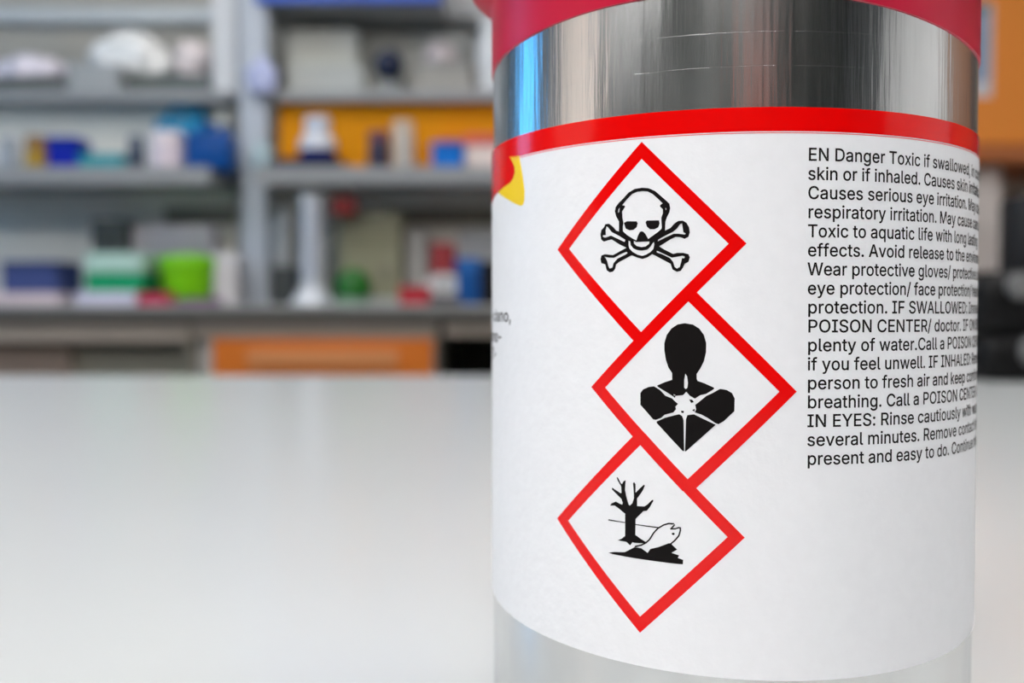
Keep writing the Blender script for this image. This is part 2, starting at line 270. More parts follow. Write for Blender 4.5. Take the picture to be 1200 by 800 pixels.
def alu():
    m = bpy.data.materials.new('brushed_aluminium'); m.use_nodes = True; n = m.node_tree; p = n.nodes['Principled BSDF']
    t = n.nodes.new('ShaderNodeTexCoord')
    def noi(sc, vec, det=3.0):
        mp = n.nodes.new('ShaderNodeMapping'); mp.inputs['Scale'].default_value = vec
        x = n.nodes.new('ShaderNodeTexNoise'); x.inputs['Scale'].default_value = sc; x.inputs['Detail'].default_value = det
        n.links.new(t.outputs['Object'], mp.inputs[0]); n.links.new(mp.outputs[0], x.inputs['Vector']); return x
    a = noi(900.0, (1, 1, 0.045)); b = noi(300.0, (1, 1, 0.12)); c = noi(60.0, (1, 1, 0.6))
    mr = n.nodes.new('ShaderNodeMapRange'); mr.inputs[3].default_value = 0.13; mr.inputs[4].default_value = 0.30
    n.links.new(b.outputs['Fac'], mr.inputs[0]); n.links.new(mr.outputs[0], p.inputs['Roughness'])
    cr = n.nodes.new('ShaderNodeValToRGB'); cr.color_ramp.elements[0].position = 0.3; cr.color_ramp.elements[1].position = 0.7
    cr.color_ramp.elements[0].color = (0.66, 0.67, 0.67, 1); cr.color_ramp.elements[1].color = (0.80, 0.80, 0.79, 1)
    n.links.new(c.outputs['Fac'], cr.inputs[0]); n.links.new(cr.outputs[0], p.inputs['Base Color'])
    p.inputs['Metallic'].default_value = 1.0
    # two fine scratches round the shoulder
    sx = n.nodes.new('ShaderNodeSeparateXYZ'); n.links.new(t.outputs['Object'], sx.inputs[0])
    tot = None
    for zz in (0.1153, 0.1204):
        s1 = n.nodes.new('ShaderNodeMath'); s1.operation = 'SUBTRACT'; s1.inputs[1].default_value = zz; n.links.new(sx.outputs['Z'], s1.inputs[0])
        s2 = n.nodes.new('ShaderNodeMath'); s2.operation = 'ABSOLUTE'; n.links.new(s1.outputs[0], s2.inputs[0])
        s3 = n.nodes.new('ShaderNodeMath'); s3.operation = 'LESS_THAN'; s3.inputs[1].default_value = 0.00004; n.links.new(s2.outputs[0], s3.inputs[0])
        if tot is None: tot = s3
        else:
            ad = n.nodes.new('ShaderNodeMath'); ad.operation = 'ADD'; n.links.new(tot.outputs[0], ad.inputs[0]); n.links.new(s3.outputs[0], ad.inputs[1]); tot = ad
    g = noi(70.0, (1, 1, 0.2)); gt = n.nodes.new('ShaderNodeMath'); gt.operation = 'GREATER_THAN'; gt.inputs[1].default_value = 0.48; n.links.new(g.outputs['Fac'], gt.inputs[0])
    ml = n.nodes.new('ShaderNodeMath'); ml.operation = 'MULTIPLY'; n.links.new(tot.outputs[0], ml.inputs[0]); n.links.new(gt.outputs[0], ml.inputs[1])
    ma = n.nodes.new('ShaderNodeMath'); ma.operation = 'MULTIPLY_ADD'; ma.inputs[1].default_value = -0.035; n.links.new(ml.outputs[0], ma.inputs[0]); n.links.new(a.outputs['Fac'], ma.inputs[2])
    bu = n.nodes.new('ShaderNodeBump'); bu.inputs['Strength'].default_value = 0.36; bu.inputs['Distance'].default_value = 0.00022
    n.links.new(ma.outputs[0], bu.inputs['Height']); n.links.new(bu.outputs[0], p.inputs['Normal'])
    return m
m_alu = alu()
m_paper = mat('label_paper', (234, 235, 238), 0.42, var=0.03, scale=420, bump=0.25, bscale=600, spec=0.4)
m_red = mat('red_print', (228, 4, 4), 0.14, var=0.03, scale=30, spec=0.42)
m_yellow = mat('yellow_print', (242, 205, 0), 0.4, var=0.02, spec=0.25)
m_black = mat('black_print', (15, 11, 11), 0.45, var=0.05, spec=0.15)
m_cap = mat('crimson_plastic', (198, 14, 56), 0.36, var=0.02, spec=0.4)

bottle = thing('aluminium_bottle', 'aluminium chemical bottle with white hazard label and crimson plastic cap', 'bottle', (BX, BY, BENCH_Z))
body = obj('bottle_body', lathe([(0.030, 0.0), (0.0415, 0.0), (0.0436, 0.0008), (0.0447, 0.0028), (0.0447, 0.03), (0.0447, H0 + 0.0585), (0.044, H0 + 0.062), (0.030, H0 + 0.070), (0.017, H0 + 0.073), (0.017, H0 + 0.083)], 160), m_alu, bottle, 30)
def wrap(u, h, off): return Vector(((RB + off) * math.sin(u / 1000 / RB), -(RB + off) * math.cos(u / 1000 / RB), h / 1000 + H0))
def hT(a): return 30.50 + 0.517 * math.cos(a) - 0.175 * math.sin(a)
def hB(a): return 27.04 + 0.366 * math.cos(a) - 0.125 * math.sin(a)
def hL(a):
    c = math.cos(a)
    return -52.74 - 2.95 * (c if c > 0 else 0.25 * c) - 0.353 * math.sin(a)
CAP_EDGE = [(-180, 45.0), (-130, 45.2), (-85, 45.9), (-62, 47.0), (-48, 47.9), (-30, 48.6), (-8, 48.3), (15, 47.25), (37, 45.4), (50, 44.4), (65, 43.9), (110, 44.5), (180, 45.0)]
def hC(a):
    """the lower edge of the cap runs slightly askew round the bottle"""
    d = math.degrees(a); P = CAP_EDGE
    k = max(i for i in range(len(P) - 1) if P[i][0] <= d + 1e-6)
    (x0, y0), (x1, y1) = P[k], P[k + 1]; t = (d - x0) / (x1 - x0)
    m0 = (y1 - P[k - 1][1]) / (x1 - P[k - 1][0]) if k else 0.0
    m1 = (P[k + 2][1] - y0) / (P[k + 2][0] - x0) if k + 2 < len(P) else 0.0
    w_ = x1 - x0
    return (2*t**3 - 3*t**2 + 1) * y0 + (t**3 - 2*t**2 + t) * w_ * m0 + (-2*t**3 + 3*t**2) * y1 + (t**3 - t**2) * w_ * m1
NS = 360
def ring_strip(f0, f1, off, thick=0.0, a0=-math.pi, a1=math.pi, rows=1):
    bm = bmesh.new(); closed = abs(a1 - a0 - 2 * math.pi) < 1e-6
    ns = NS if closed else max(8, int(NS * (a1 - a0) / 6.283))
    cols = []
    for k in range(ns if closed else ns + 1):
        a = a0 + (a1 - a0) * k / ns; u = a * RB * 1000
        c = [bm.verts.new(wrap(u, f0(a) + (f1(a) - f0(a)) * j / rows, off)) for j in range(rows + 1)]
        if thick: c = [bm.verts.new(wrap(u, f0(a), off - thick))] + c + [bm.verts.new(wrap(u, f1(a), off - thick))]
        cols.append(c)
    n_ = len(cols)
    for k in range(n_ if closed else n_ - 1):
        A_, B_ = cols[k], cols[(k + 1) % n_]
        for j in range(len(A_) - 1): bm.faces.new((A_[j], B_[j], B_[j + 1], A_[j + 1]))
    return bm
label = obj('paper_label', ring_strip(hL, hT, 0.0, 0.0003, rows=6), m_paper, bottle, 40)
label['label'] = 'white paper hazard label with red top band'
obj('red_band', ring_strip(hB, hT, 0.00003), m_red, label, 40)
obj('red_line', ring_strip(lambda a: hB(a) - 0.30, lambda a: hB(a) - 0.17, 0.00003), mat('pale_red_print', (238, 110, 115), 0.3), label, 40)

def flat_bm(groups):
    """2D outlines (holes by even-odd within a group) -> flat triangles in x = u, y = h"""
    bm = bmesh.new()
    for polys in groups:
        cu = bpy.data.curves.new('outline', 'CURVE'); cu.dimensions = '2D'; cu.fill_mode = 'BOTH'
        for p in polys:
            s = cu.splines.new('POLY'); s.points.add(len(p) - 1)
            for q, (u, h) in zip(s.points, p): q.co = (u, h, 0, 1)
            s.use_cyclic_u = True
        o = bpy.data.objects.new('outline', cu); COL.objects.link(o)
        bpy.context.view_layer.update()
        me = bpy.data.meshes.new_from_object(o.evaluated_get(bpy.context.evaluated_depsgraph_get()))
        bm.from_mesh(me)
        bpy.data.objects.remove(o); bpy.data.curves.remove(cu); bpy.data.meshes.remove(me)
    return bm
def wrap_bm(bm, off, step=0.7):
    us = [v.co.x for v in bm.verts]; u = math.ceil(min(us) / step) * step
    while u < max(us):
        bmesh.ops.bisect_plane(bm, geom=bm.verts[:] + bm.edges[:] + bm.faces[:], plane_co=(u, 0, 0), plane_no=(1, 0, 0)); u += step
    for v in bm.verts: v.co = wrap(v.co.x, v.co.y, off)
    return bm
def printed(name, bm, m, off, parent):
    wrap_bm(bm, off)
    me = bpy.data.meshes.new(name)
    for f in bm.faces:
        c = f.calc_center_median(); f.normal_update()
        if f.normal.dot(Vector((c.x, c.y, 0))) < 0: f.normal_flip()
    bm.to_mesh(me); bm.free()
    return link(name, me, parent, m)
def diamond(cu, ch, ho, hi, top=0.0, bottom=0.0):
    """a square ring on its corner; where another ring covers a corner, that corner is cut short"""
    o = [(cu + ho, ch)] + ([(cu + bottom, ch - ho + bottom), (cu - bottom, ch - ho + bottom)] if bottom else [(cu, ch - ho)]) + [(cu - ho, ch)] + ([(cu - top, ch + ho - top), (cu + top, ch + ho - top)] if top else [(cu, ch + ho)])
    return [o, [(cu, ch + hi), (cu + hi, ch), (cu, ch - hi), (cu - hi, ch)]]
for i, (cu, ch, ho, hi, dz, nm) in enumerate([(-21.85, 10.64, 16.05, 13.40, 0.00003, 'skull'), (-21.86, -33.86, 16.06, 13.50, 0.00003, 'fish'), (-14.41, -11.66, 16.25, 13.62, 0.00005, 'torso')]):
    dm = printed('hazard_diamond', flat_bm([diamond(cu, ch, ho, hi, 0.0 if nm == 'skull' else 0.75, 0.0 if nm == 'fish' else 0.75)]), m_red, dz, label)
    dm['label'] = {'skull': 'red diamond frame round the skull', 'fish': 'red diamond frame round the tree and fish', 'torso': 'red diamond frame round the person symbol'}[nm]
printed('skull_symbol', flat_bm([ART['skull']]), m_black, 0.00004, label)
printed('health_hazard_symbol', flat_bm([ART['torso']]), m_black, 0.00004, label)
printed('environment_symbol', flat_bm([ART['tree'], ART['ground']] + [[p] for p in ART['fish']]), m_black, 0.00004, label)
lr = [tuple(p) for p in ART['logo_red'][0]]
B_l = [(u, hB(u / 45.0) + 0.1) for u in (-52.6, -56, -60, -65, -70, -76)]
low = [(-66, 21.2), (-71, 21.0), (-76, 23)]
printed('red_emblem', flat_bm([[lr + low + B_l[::-1]]]), m_red, 0.000045, label)
printed('yellow_emblem', flat_bm([[[tuple(p) for p in ART['logo_yellow'][0]]]]), m_yellow, 0.00003, label)

GLYPHS = {
 ',': (194, [[(59,81),(26,-129),(92,-129),(150,81)]]),
 '-': (459, [[(104,254),(104,178),(347,178),(347,254)]]),
 '.': (194, [[(39,41),(43,20),(56,2),(74,-11),(95,-15),(117,-11),(135,2),(147,20),(151,41),(147,63),(135,81),(117,93),(95,97),(74,93),(56,81),(43,63)]]),
 '/': (255, [[(248,543),(171,543),(1,-86),(79,-86)]]),
 ':': (194, [[(39,41),(43,20),(56,2),(74,-11),(95,-15),(117,-11),(135,2),(147,20),(151,41),(147,63),(135,81),(117,93),(95,97),(74,93),(56,81),(43,63)], [(39,316),(43,295),(56,277),(74,265),(95,261),(117,265),(135,277),(147,295),(151,316),(147,338),(135,356),(117,368),(95,372),(74,368),(56,356),(43,338)]]),
 'A': (486, [[(2,-10),(92,-10),(142,132),(337,132),(388,-10),(477,-10),(283,519),(194,519)], [(210,330),(222,368),(237,416),(239,445),(240,417),(255,369),(267,331),(278,299),(310,209),(168,209),(200,299)]]),
 'C': (516, [[(38,177),(61,111),(97,57),(145,16),(202,-9),(267,-17),(307,-14),(344,-5),(378,10),(409,30),(435,55),(457,86),(473,120),(486,170),(401,170),(391,140),(381,120),(368,103),(351,89),(333,78),(312,70),(290,65),(268,63),(226,68),(189,85),(158,112),(134,149),(119,196),(113,254),(119,312),(134,359),(158,397),(189,424),(226,440),(268,446),(290,444),(312,439),(333,431),(351,420),(368,406),(381,389),(391,369),(401,338),(486,338),(473,389),(456,423),(435,454),(408,479),(378,499),(343,514),(306,523),(267,526),(202,517),(145,492),(97,452),(61,398),(38,331),(30,254)]]),
 'D': (508, [[(50,519),(50,-10),(96,-10),(125,-10),(219,-10),(293,-2),(356,22),(406,61),(442,114),(464,179),(472,255),(464,331),(442,396),(407,448),(358,487),(297,511),(226,519),(125,519),(93,519)], [(313,90),(269,73),(214,67),(135,67),(135,442),(220,442),(273,436),(314,419),(347,393),(370,356),(384,310),(389,255),(384,200),(370,153),(346,116)]]),
 'E': (425, [[(135,67),(135,219),(365,219),(365,296),(135,296),(135,442),(382,442),(382,519),(50,519),(50,-10),(385,-10),(385,67)]]),
 'F': (416, [[(135,-10),(135,211),(356,211),(356,288),(135,288),(135,442),(379,442),(379,519),(50,519),(50,-10)]]),
 'H': (523, [[(50,-10),(135,-10),(135,222),(382,222),(382,-10),(467,-10),(467,519),(382,519),(382,299),(135,299),(135,519),(50,519)]]),
 'I': (306, [[(21,67),(21,-10),(279,-10),(279,67),(193,67),(193,442),(279,442),(279,519),(21,519),(21,442),(108,442),(108,67)]]),
 'K': (473, [[(50,519),(50,-10),(135,-10),(135,163),(197,229),(367,-10),(465,-8),(256,288),(463,515),(359,519),(204,351),(185,331),(167,310),(149,289),(131,267),(128,254),(135,334),(135,519)]]),
 'L': (399, [[(50,519),(50,-10),(371,-10),(371,67),(135,67),(135,519)]]),
 'M': (634, [[(130,394),(130,416),(121,430),(111,429),(120,404),(128,380),(135,358),(143,337),(150,318),(156,301),(161,287),(279,-10),(349,-10),(465,287),(470,301),(477,318),(484,338),(491,359),(499,382),(507,406),(515,430),(506,432),(497,436),(496,413),(496,391),(495,369),(495,348),(494,327),(494,308),(494,291),(494,-10),(578,-10),(578,519),(469,519),(343,191),(338,177),(333,161),(327,143),(320,124),(314,105),(308,86),(315,84),(321,87),(315,106),(309,126),(303,145),(297,162),(291,178),(287,191),(158,519),(50,519),(50,-10),(132,-10),(132,291),(132,309),(132,329),(131,350),(131,372)]]),
 'N': (529, [[(135,307),(134,328),(133,354),(132,384),(131,418),(123,421),(121,408),(139,376),(155,349),(169,326),(181,305),(194,285),(381,-10),(473,-10),(473,519),(389,519),(389,195),(389,178),(389,157),(390,133),(391,108),(392,80),(401,85),(410,86),(396,111),(383,135),(371,156),(361,174),(352,188),(142,519),(50,519),(50,-10),(135,-10),(135,291)]]),
 'O': (539, [[(38,177),(61,111),(97,57),(145,16),(202,-9),(267,-17),(332,-9),(389,16),(437,57),(473,111),(496,177),(503,254),(496,331),(473,398),(437,452),(389,492),(332,517),(267,526),(202,517),(145,492),(97,452),(61,398),(38,331),(30,254)], [(134,149),(119,196),(113,254),(119,312),(134,360),(159,397),(190,424),(226,440),(267,446),(308,440),(344,424),(375,398),(399,360),(415,312),(420,254),(415,196),(399,148),(375,111),(344,85),(308,68),(267,63),(226,68),(190,85),(159,111)]]),
 'P': (451, [[(50,519),(50,-10),(135,-10),(135,176),(236,176),(291,181),(337,198),(373,225),(399,261),(414,302),(419,348),(414,393),(399,434),(373,469),(337,496),(291,513),(236,519)], [(135,252),(135,442),(232,442),(266,439),(292,430),(311,415),(324,397),(332,374),(334,348),(332,321),(324,298),(311,279),(292,265),(266,256),(232,252)]]),
 'R': (455, [[(50,519),(50,-10),(135,-10),(135,188),(236,188),(241,188),(347,-10),(445,-10),(327,205),(337,208),(374,233),(399,266),(414,307),(419,352),(414,397),(399,438),(374,472),(338,498),(292,514),(236,519)], [(135,265),(135,442),(232,442),(267,439),(293,431),(312,417),(325,400),(332,378),(335,352),(332,326),(325,305),(312,288),(293,276),(267,268),(233,265)]]),
 'S': (453, [[(56,54),(85,23),(123,0),(170,-14),(224,-19),(280,-14),(328,1),(366,26),(395,58),(413,96),(418,138),(415,173),(403,202),(386,226),(365,246),(341,261),(315,273),(290,282),(267,289),(215,303),(195,309),(173,317),(154,328),(138,340),(129,356),(125,376),(128,395),(137,412),(151,427),(171,439),(196,446),(225,448),(265,443),(296,429),(318,407),(330,368),(413,368),(404,419),(385,454),(357,484),(320,507),(277,521),(227,526),(178,521),(133,507),(96,484),(67,454),(48,416),(42,372),(51,322),(79,282),(123,252),(181,230),(242,213),(268,205),(292,195),(310,185),(324,173),(333,158),(335,139),(332,117),(321,98),(305,82),(282,70),(255,62),(224,59),(196,61),(170,68),(148,79),(131,94),(120,113),(113,147),(26,147),(36,92)]]),
 'T': (455, [[(22,519),(22,442),(183,442),(183,-10),(267,-10),(267,442),(427,442),(427,519)]]),
 'W': (692, [[(185,148),(179,173),(173,198),(90,519),(3,519),(147,-10),(238,-10),(328,320),(337,357),(345,393),(352,431),(343,429),(334,429),(342,389),(350,354),(358,320),(448,-10),(538,-10),(683,519),(596,519),(513,198),(507,173),(501,148),(495,122),(489,96),(484,69),(493,70),(502,69),(496,96),(490,122),(484,148),(478,173),(471,199),(387,519),(299,519),(214,198),(208,173),(202,148),(196,122),(190,96),(185,69),(193,68),(202,69),(197,96),(191,122)]]),
 'Y': (478, [[(97,519),(-1,518),(193,205),(193,-10),(278,-10),(278,205),(472,518),(375,519),(272,350),(256,323),(242,298),(228,269),(236,277),(245,268),(231,297),(217,323),(201,350)]]),
 'a': (395, [[(39,39),(61,14),(90,-4),(123,-15),(160,-19),(192,-16),(219,-8),(241,3),(259,17),(272,32),(278,42),(267,42),(267,-10),(347,-10),(347,252),(343,292),(331,325),(313,350),(291,369),(267,381),(241,389),(217,393),(194,394),(162,392),(130,385),(99,372),(72,354),(49,328),(27,285),(105,262),(116,282),(125,294),(137,304),(153,313),(172,319),(196,321),(218,319),(235,313),(249,304),(258,292),(263,276),(266,256),(266,256),(264,248),(260,243),(250,240),(232,237),(208,234),(177,230),(150,226),(123,220),(97,213),(72,202),(51,187),(35,166),(24,140),(20,108),(25,71)], [(110,78),(104,90),(102,105),(104,121),(111,133),(122,142),(138,149),(157,155),(177,158),(188,160),(202,161),(217,163),(233,166),(248,169),(262,172),(274,177),(267,174),(266,139),(263,118),(255,98),(241,81),(223,68),(199,59),(170,55),(150,57),(133,62),(120,69)]]),
 'b': (430, [[(43,-10),(122,-10),(122,49),(113,49),(118,40),(130,25),(146,9),(168,-5),(196,-15),(230,-18),(277,-12),(319,8),(353,39),(379,80),(395,131),(400,189),(395,247),(379,297),(353,338),(318,369),(277,388),(229,394),(195,391),(167,382),(146,368),(130,352),(118,337),(113,329),(124,329),(124,519),(43,519)], [(134,119),(126,151),(123,189),(126,227),(134,259),(148,285),(167,304),(191,316),(220,320),(250,316),(274,303),(293,284),(307,257),(315,226),(318,189),(315,153),(306,120),(292,94),(273,74),(249,61),(220,57),(191,61),(168,73),(149,92)]]),
 'c': (402, [[(30,130),(47,81),(75,39),(111,8),(156,-12),(207,-18),(236,-16),(264,-10),(289,0),(312,13),(332,30),(349,50),(363,74),(376,109),(298,129),(290,106),(283,94),(275,83),(265,74),(253,67),(240,61),(224,58),(208,56),(176,61),(151,74),(132,94),(118,121),(109,153),(106,187),(109,223),(118,255),(132,282),(151,302),(176,315),(208,320),(224,319),(239,315),(252,310),(264,303),(274,294),(282,284),(289,272),(297,250),(375,270),(362,305),(348,328),(331,348),(311,364),(288,377),(263,387),(236,393),(207,394),(156,388),(111,368),(75,337),(47,296),(30,245),(24,187)]]),
 'd': (430, [[(29,131),(45,80),(71,39),(106,8),(148,-12),(195,-18),(229,-15),(257,-5),(278,9),(294,25),(306,40),(312,49),(303,49),(303,-10),(382,-10),(382,519),(301,519),(301,329),(312,329),(306,337),(295,352),(279,368),(257,382),(230,391),(195,394),(148,388),(106,369),(72,338),(46,297),(29,247),(24,189)], [(118,120),(109,153),(106,189),(109,226),(118,257),(132,284),(151,303),(175,316),(205,320),(234,316),(257,304),(276,285),(290,259),(299,227),(302,189),(299,151),(290,119),(276,92),(257,73),(233,61),(205,57),(175,61),(151,74),(132,94)]]),
 'e': (410, [[(24,187),(30,130),(47,80),(74,39),(112,8),(158,-12),(212,-18),(251,-15),(286,-5),(317,11),(342,32),(362,58),(379,98),(300,117),(289,93),(278,80),(265,70),(250,62),(232,58),(213,56),(182,60),(156,70),(135,87),(119,111),(109,141),(108,159),(381,159),(381,194),(378,243),(367,285),(349,320),(326,348),(299,369),(269,383),(238,392),(205,394),(154,388),(110,368),(73,336),(46,294),(30,244)], [(109,239),(118,265),(132,288),(152,305),(176,316),(205,320),(234,316),(257,305),(275,288),(288,265),(297,236),(297,231),(108,231)]]),
 'f': (260, [[(131,528),(107,513),(87,491),(75,464),(71,432),(71,389),(-4,389),(-4,317),(71,317),(71,-10),(152,-10),(152,317),(238,317),(238,389),(152,389),(152,418),(155,439),(162,453),(174,461),(195,464),(205,463),(213,462),(219,461),(234,456),(255,527),(237,533),(224,537),(207,539),(187,540),(158,537)]]),
 'g': (431, [[(118,-47),(104,-28),(36,-66),(56,-97),(76,-118),(100,-135),(131,-149),(166,-158),(207,-161),(253,-157),(294,-145),(330,-125),(359,-96),(377,-57),(382,-9),(382,389),(303,389),(303,329),(313,329),(307,337),(296,353),(279,368),(258,382),(230,391),(196,394),(149,388),(107,369),(72,338),(46,298),(29,248),(24,191),(30,134),(46,86),(73,47),(107,18),(149,0),(195,-5),(229,-2),(257,7),(278,20),(294,35),(306,50),(312,58),(301,58),(301,-5),(295,-43),(276,-67),(246,-82),(207,-87),(180,-85),(158,-79),(142,-70),(129,-59)], [(118,127),(109,157),(106,193),(109,228),(118,259),(132,284),(151,303),(175,316),(205,320),(234,316),(258,304),(277,285),(291,260),(299,229),(302,193),(299,156),(291,125),(277,101),(258,84),(234,73),(205,69),(175,73),(151,84),(132,102)]]),
 'h': (416, [[(43,519),(43,-10),(124,-10),(124,226),(127,255),(135,278),(148,296),(166,308),(186,316),(210,319),(242,313),(265,297),(281,271),(286,235),(286,-10),(367,-10),(367,241),(363,287),(350,325),(328,356),(300,377),(266,390),(227,395),(184,389),(146,370),(115,338),(116,320),(124,519)]]),
 'i': (173, [[(47,447),(64,436),(84,433),(104,436),(121,447),(133,464),(137,483),(133,503),(121,519),(104,530),(84,534),(64,530),(47,519),(35,503),(31,483),(35,464)], [(43,389),(43,-10),(124,-10),(124,389)]]),
 'k': (387, [[(124,222),(124,519),(43,519),(43,-10),(124,-10),(124,136),(153,163),(289,-10),(388,-8),(214,216),(374,385),(280,389),(116,222)]]),
 'l': (195, [[(134,64),(129,68),(125,79),(124,99),(124,519),(43,519),(43,84),(48,44),(67,13),(97,-6),(139,-12),(151,-12),(163,-11),(174,-9),(192,-5),(177,66),(163,63),(159,63),(154,62),(147,62)]]),
 'm': (616, [[(125,352),(109,328),(113,315),(122,389),(43,389),(43,-10),(124,-10),(124,237),(127,264),(135,284),(147,300),(162,311),(180,318),(199,320),(225,316),(246,304),(259,285),(264,259),(264,-10),(345,-10),(345,247),(348,268),(354,285),(365,300),(379,311),(397,318),(418,320),(444,316),(466,305),(480,285),(486,253),(486,-10),(567,-10),(567,256),(563,298),(550,333),(529,361),(502,381),(471,392),(437,396),(405,393),(377,384),(351,369),(330,350),(313,325),(317,320),(318,336),(294,368),(261,389),(219,396),(193,393),(168,385),(145,371)]]),
 'n': (416, [[(124,-10),(124,226),(127,255),(135,278),(148,296),(166,308),(186,316),(210,319),(242,313),(265,297),(281,271),(286,235),(286,-10),(367,-10),(367,241),(363,287),(350,325),(328,356),(300,377),(266,390),(227,395),(184,389),(146,370),(115,338),(114,316),(122,389),(43,389),(43,-10)]]),
 'o': (421, [[(30,130),(47,81),(75,39),(111,8),(156,-12),(207,-18),(259,-12),(304,8),(341,39),(368,81),(385,131),(391,187),(385,245),(368,295),(341,337),(304,368),(259,388),(207,395),(156,388),(111,368),(75,337),(47,296),(30,245),(24,187)], [(118,121),(109,153),(106,187),(109,223),(118,255),(132,282),(151,302),(176,315),(207,320),(239,315),(264,302),(284,281),(298,254),(306,223),(309,187),(306,153),(298,121),(284,94),(264,74),(239,61),(207,57),(176,61),(151,74),(132,94)]]),
 'p': (430, [[(122,329),(122,389),(43,389),(43,-153),(124,-153),(124,49),(113,49),(119,40),(130,25),(147,9),(168,-5),(196,-15),(230,-18),(277,-12),(319,8),(353,39),(379,80),(395,131),(400,189),(395,247),(379,297),(353,338),(318,369),(277,388),(229,394),(195,391),(167,382),(146,368),(130,352),(118,337),(113,329)], [(134,119),(126,151),(123,189),(126,227),(134,259),(148,285),(167,304),(191,316),(220,320),(250,316),(274,303),(293,284),(307,257),(315,226),(318,189),(315,153),(306,120),(292,94),(273,74),(249,61),(220,57),(191,61),(168,73),(149,92)]]),
 'q': (430, [[(29,131),(45,80),(71,39),(106,8),(148,-12),(195,-18),(229,-15),(257,-5),(278,9),(294,25),(306,40),(312,49),(301,49),(301,-153),(382,-153),(382,389),(303,389),(303,329),(312,329),(306,337),(295,352),(279,368),(257,382),(230,391),(195,394),(148,388),(106,369),(72,338),(46,297),(29,247),(24,189)], [(118,120),(109,153),(106,189),(109,226),(118,257),(132,284),(151,303),(175,316),(205,320),(234,316),(257,304),(276,285),(290,259),(299,227),(302,189),(299,151),(290,119),(276,92),(257,73),(233,61),(205,57),(175,61),(151,74),(132,94)]]),
 'r': (265, [[(124,-10),(124,236),(126,259),(134,278),(147,294),(164,306),(184,313),(207,316),(218,315),(229,314),(237,313),(253,310),(253,393),(238,394),(230,394),(221,395),(212,395),(178,390),(147,376),(122,353),(110,331),(122,331),(122,389),(43,389),(43,-10)]]),
 's': (371, [[(54,31),(79,10),(109,-6),(143,-15),(182,-18),(225,-14),(264,-3),(296,16),(321,41),(336,72),(341,107),(334,146),(314,178),(279,203),(232,219),(174,233),(148,241),(131,251),(122,262),(119,277),(123,294),(137,309),(159,319),(187,322),(216,319),(236,308),(250,292),(262,266),(338,283),(323,321),(307,346),(285,366),(258,382),(225,391),(187,394),(147,391),(111,380),(80,362),(57,337),(42,308),(37,274),(44,234),(65,201),(100,177),(146,160),(209,145),(232,138),(247,128),(255,117),(258,103),(253,86),(239,71),(214,59),(181,55),(152,59),(130,69),(114,85),(100,118),(23,102),(36,59)]]),
 't': (233, [[(153,62),(144,68),(138,79),(136,98),(136,317),(214,317),(214,389),(136,389),(136,481),(55,481),(55,389),(-4,389),(-4,317),(55,317),(55,92),(62,48),(85,14),(121,-7),(168,-14),(181,-14),(193,-13),(205,-11),(225,-5),(210,65),(192,62),(184,61),(176,60),(171,60)]]),
 'u': (416, [[(43,138),(47,93),(60,54),(82,24),(110,2),(144,-11),(182,-15),(225,-9),(263,9),(294,41),(296,64),(288,-10),(367,-10),(367,389),(286,389),(286,153),(283,125),(274,102),(261,84),(244,71),(224,63),(200,60),(168,66),(144,82),(129,108),(124,145),(124,389),(43,389)]]),
 'v': (395, [[(3,389),(156,-10),(233,-10),(386,389),(298,389),(215,158),(203,124),(193,90),(195,68),(197,90),(187,124),(175,158),(91,389)]]),
 'w': (573, [[(153,180),(143,216),(95,389),(9,389),(130,-10),(206,-10),(257,169),(265,195),(272,222),(279,250),(286,278),(284,299),(281,278),(288,250),(295,222),(302,196),(309,169),(361,-10),(437,-10),(558,389),(472,389),(424,216),(414,179),(403,138),(392,93),(397,75),(402,93),(391,138),(381,179),(371,216),(324,389),(244,389),(197,216),(186,178),(176,137),(165,92),(170,74),(174,94),(164,139)]]),
 'x': (385, [[(4,-9),(97,-10),(157,80),(173,106),(187,131),(189,136),(191,131),(206,106),(222,80),(281,-10),(374,-9),(236,192),(368,388),(276,389),(225,311),(208,284),(194,258),(191,252),(188,258),(173,284),(156,311),(105,389),(12,388),(143,194)]]),
 'y': (395, [[(54,-74),(35,-145),(52,-151),(63,-153),(76,-155),(92,-155),(119,-153),(143,-145),(165,-132),(184,-114),(200,-90),(213,-62),(386,389),(298,389),(215,158),(203,124),(193,90),(195,69),(196,89),(186,124),(175,158),(91,389),(3,389),(152,-2),(141,-32),(132,-53),(123,-67),(113,-75),(102,-79),(89,-80),(73,-78)]]),
 ' ': (188, []),
}

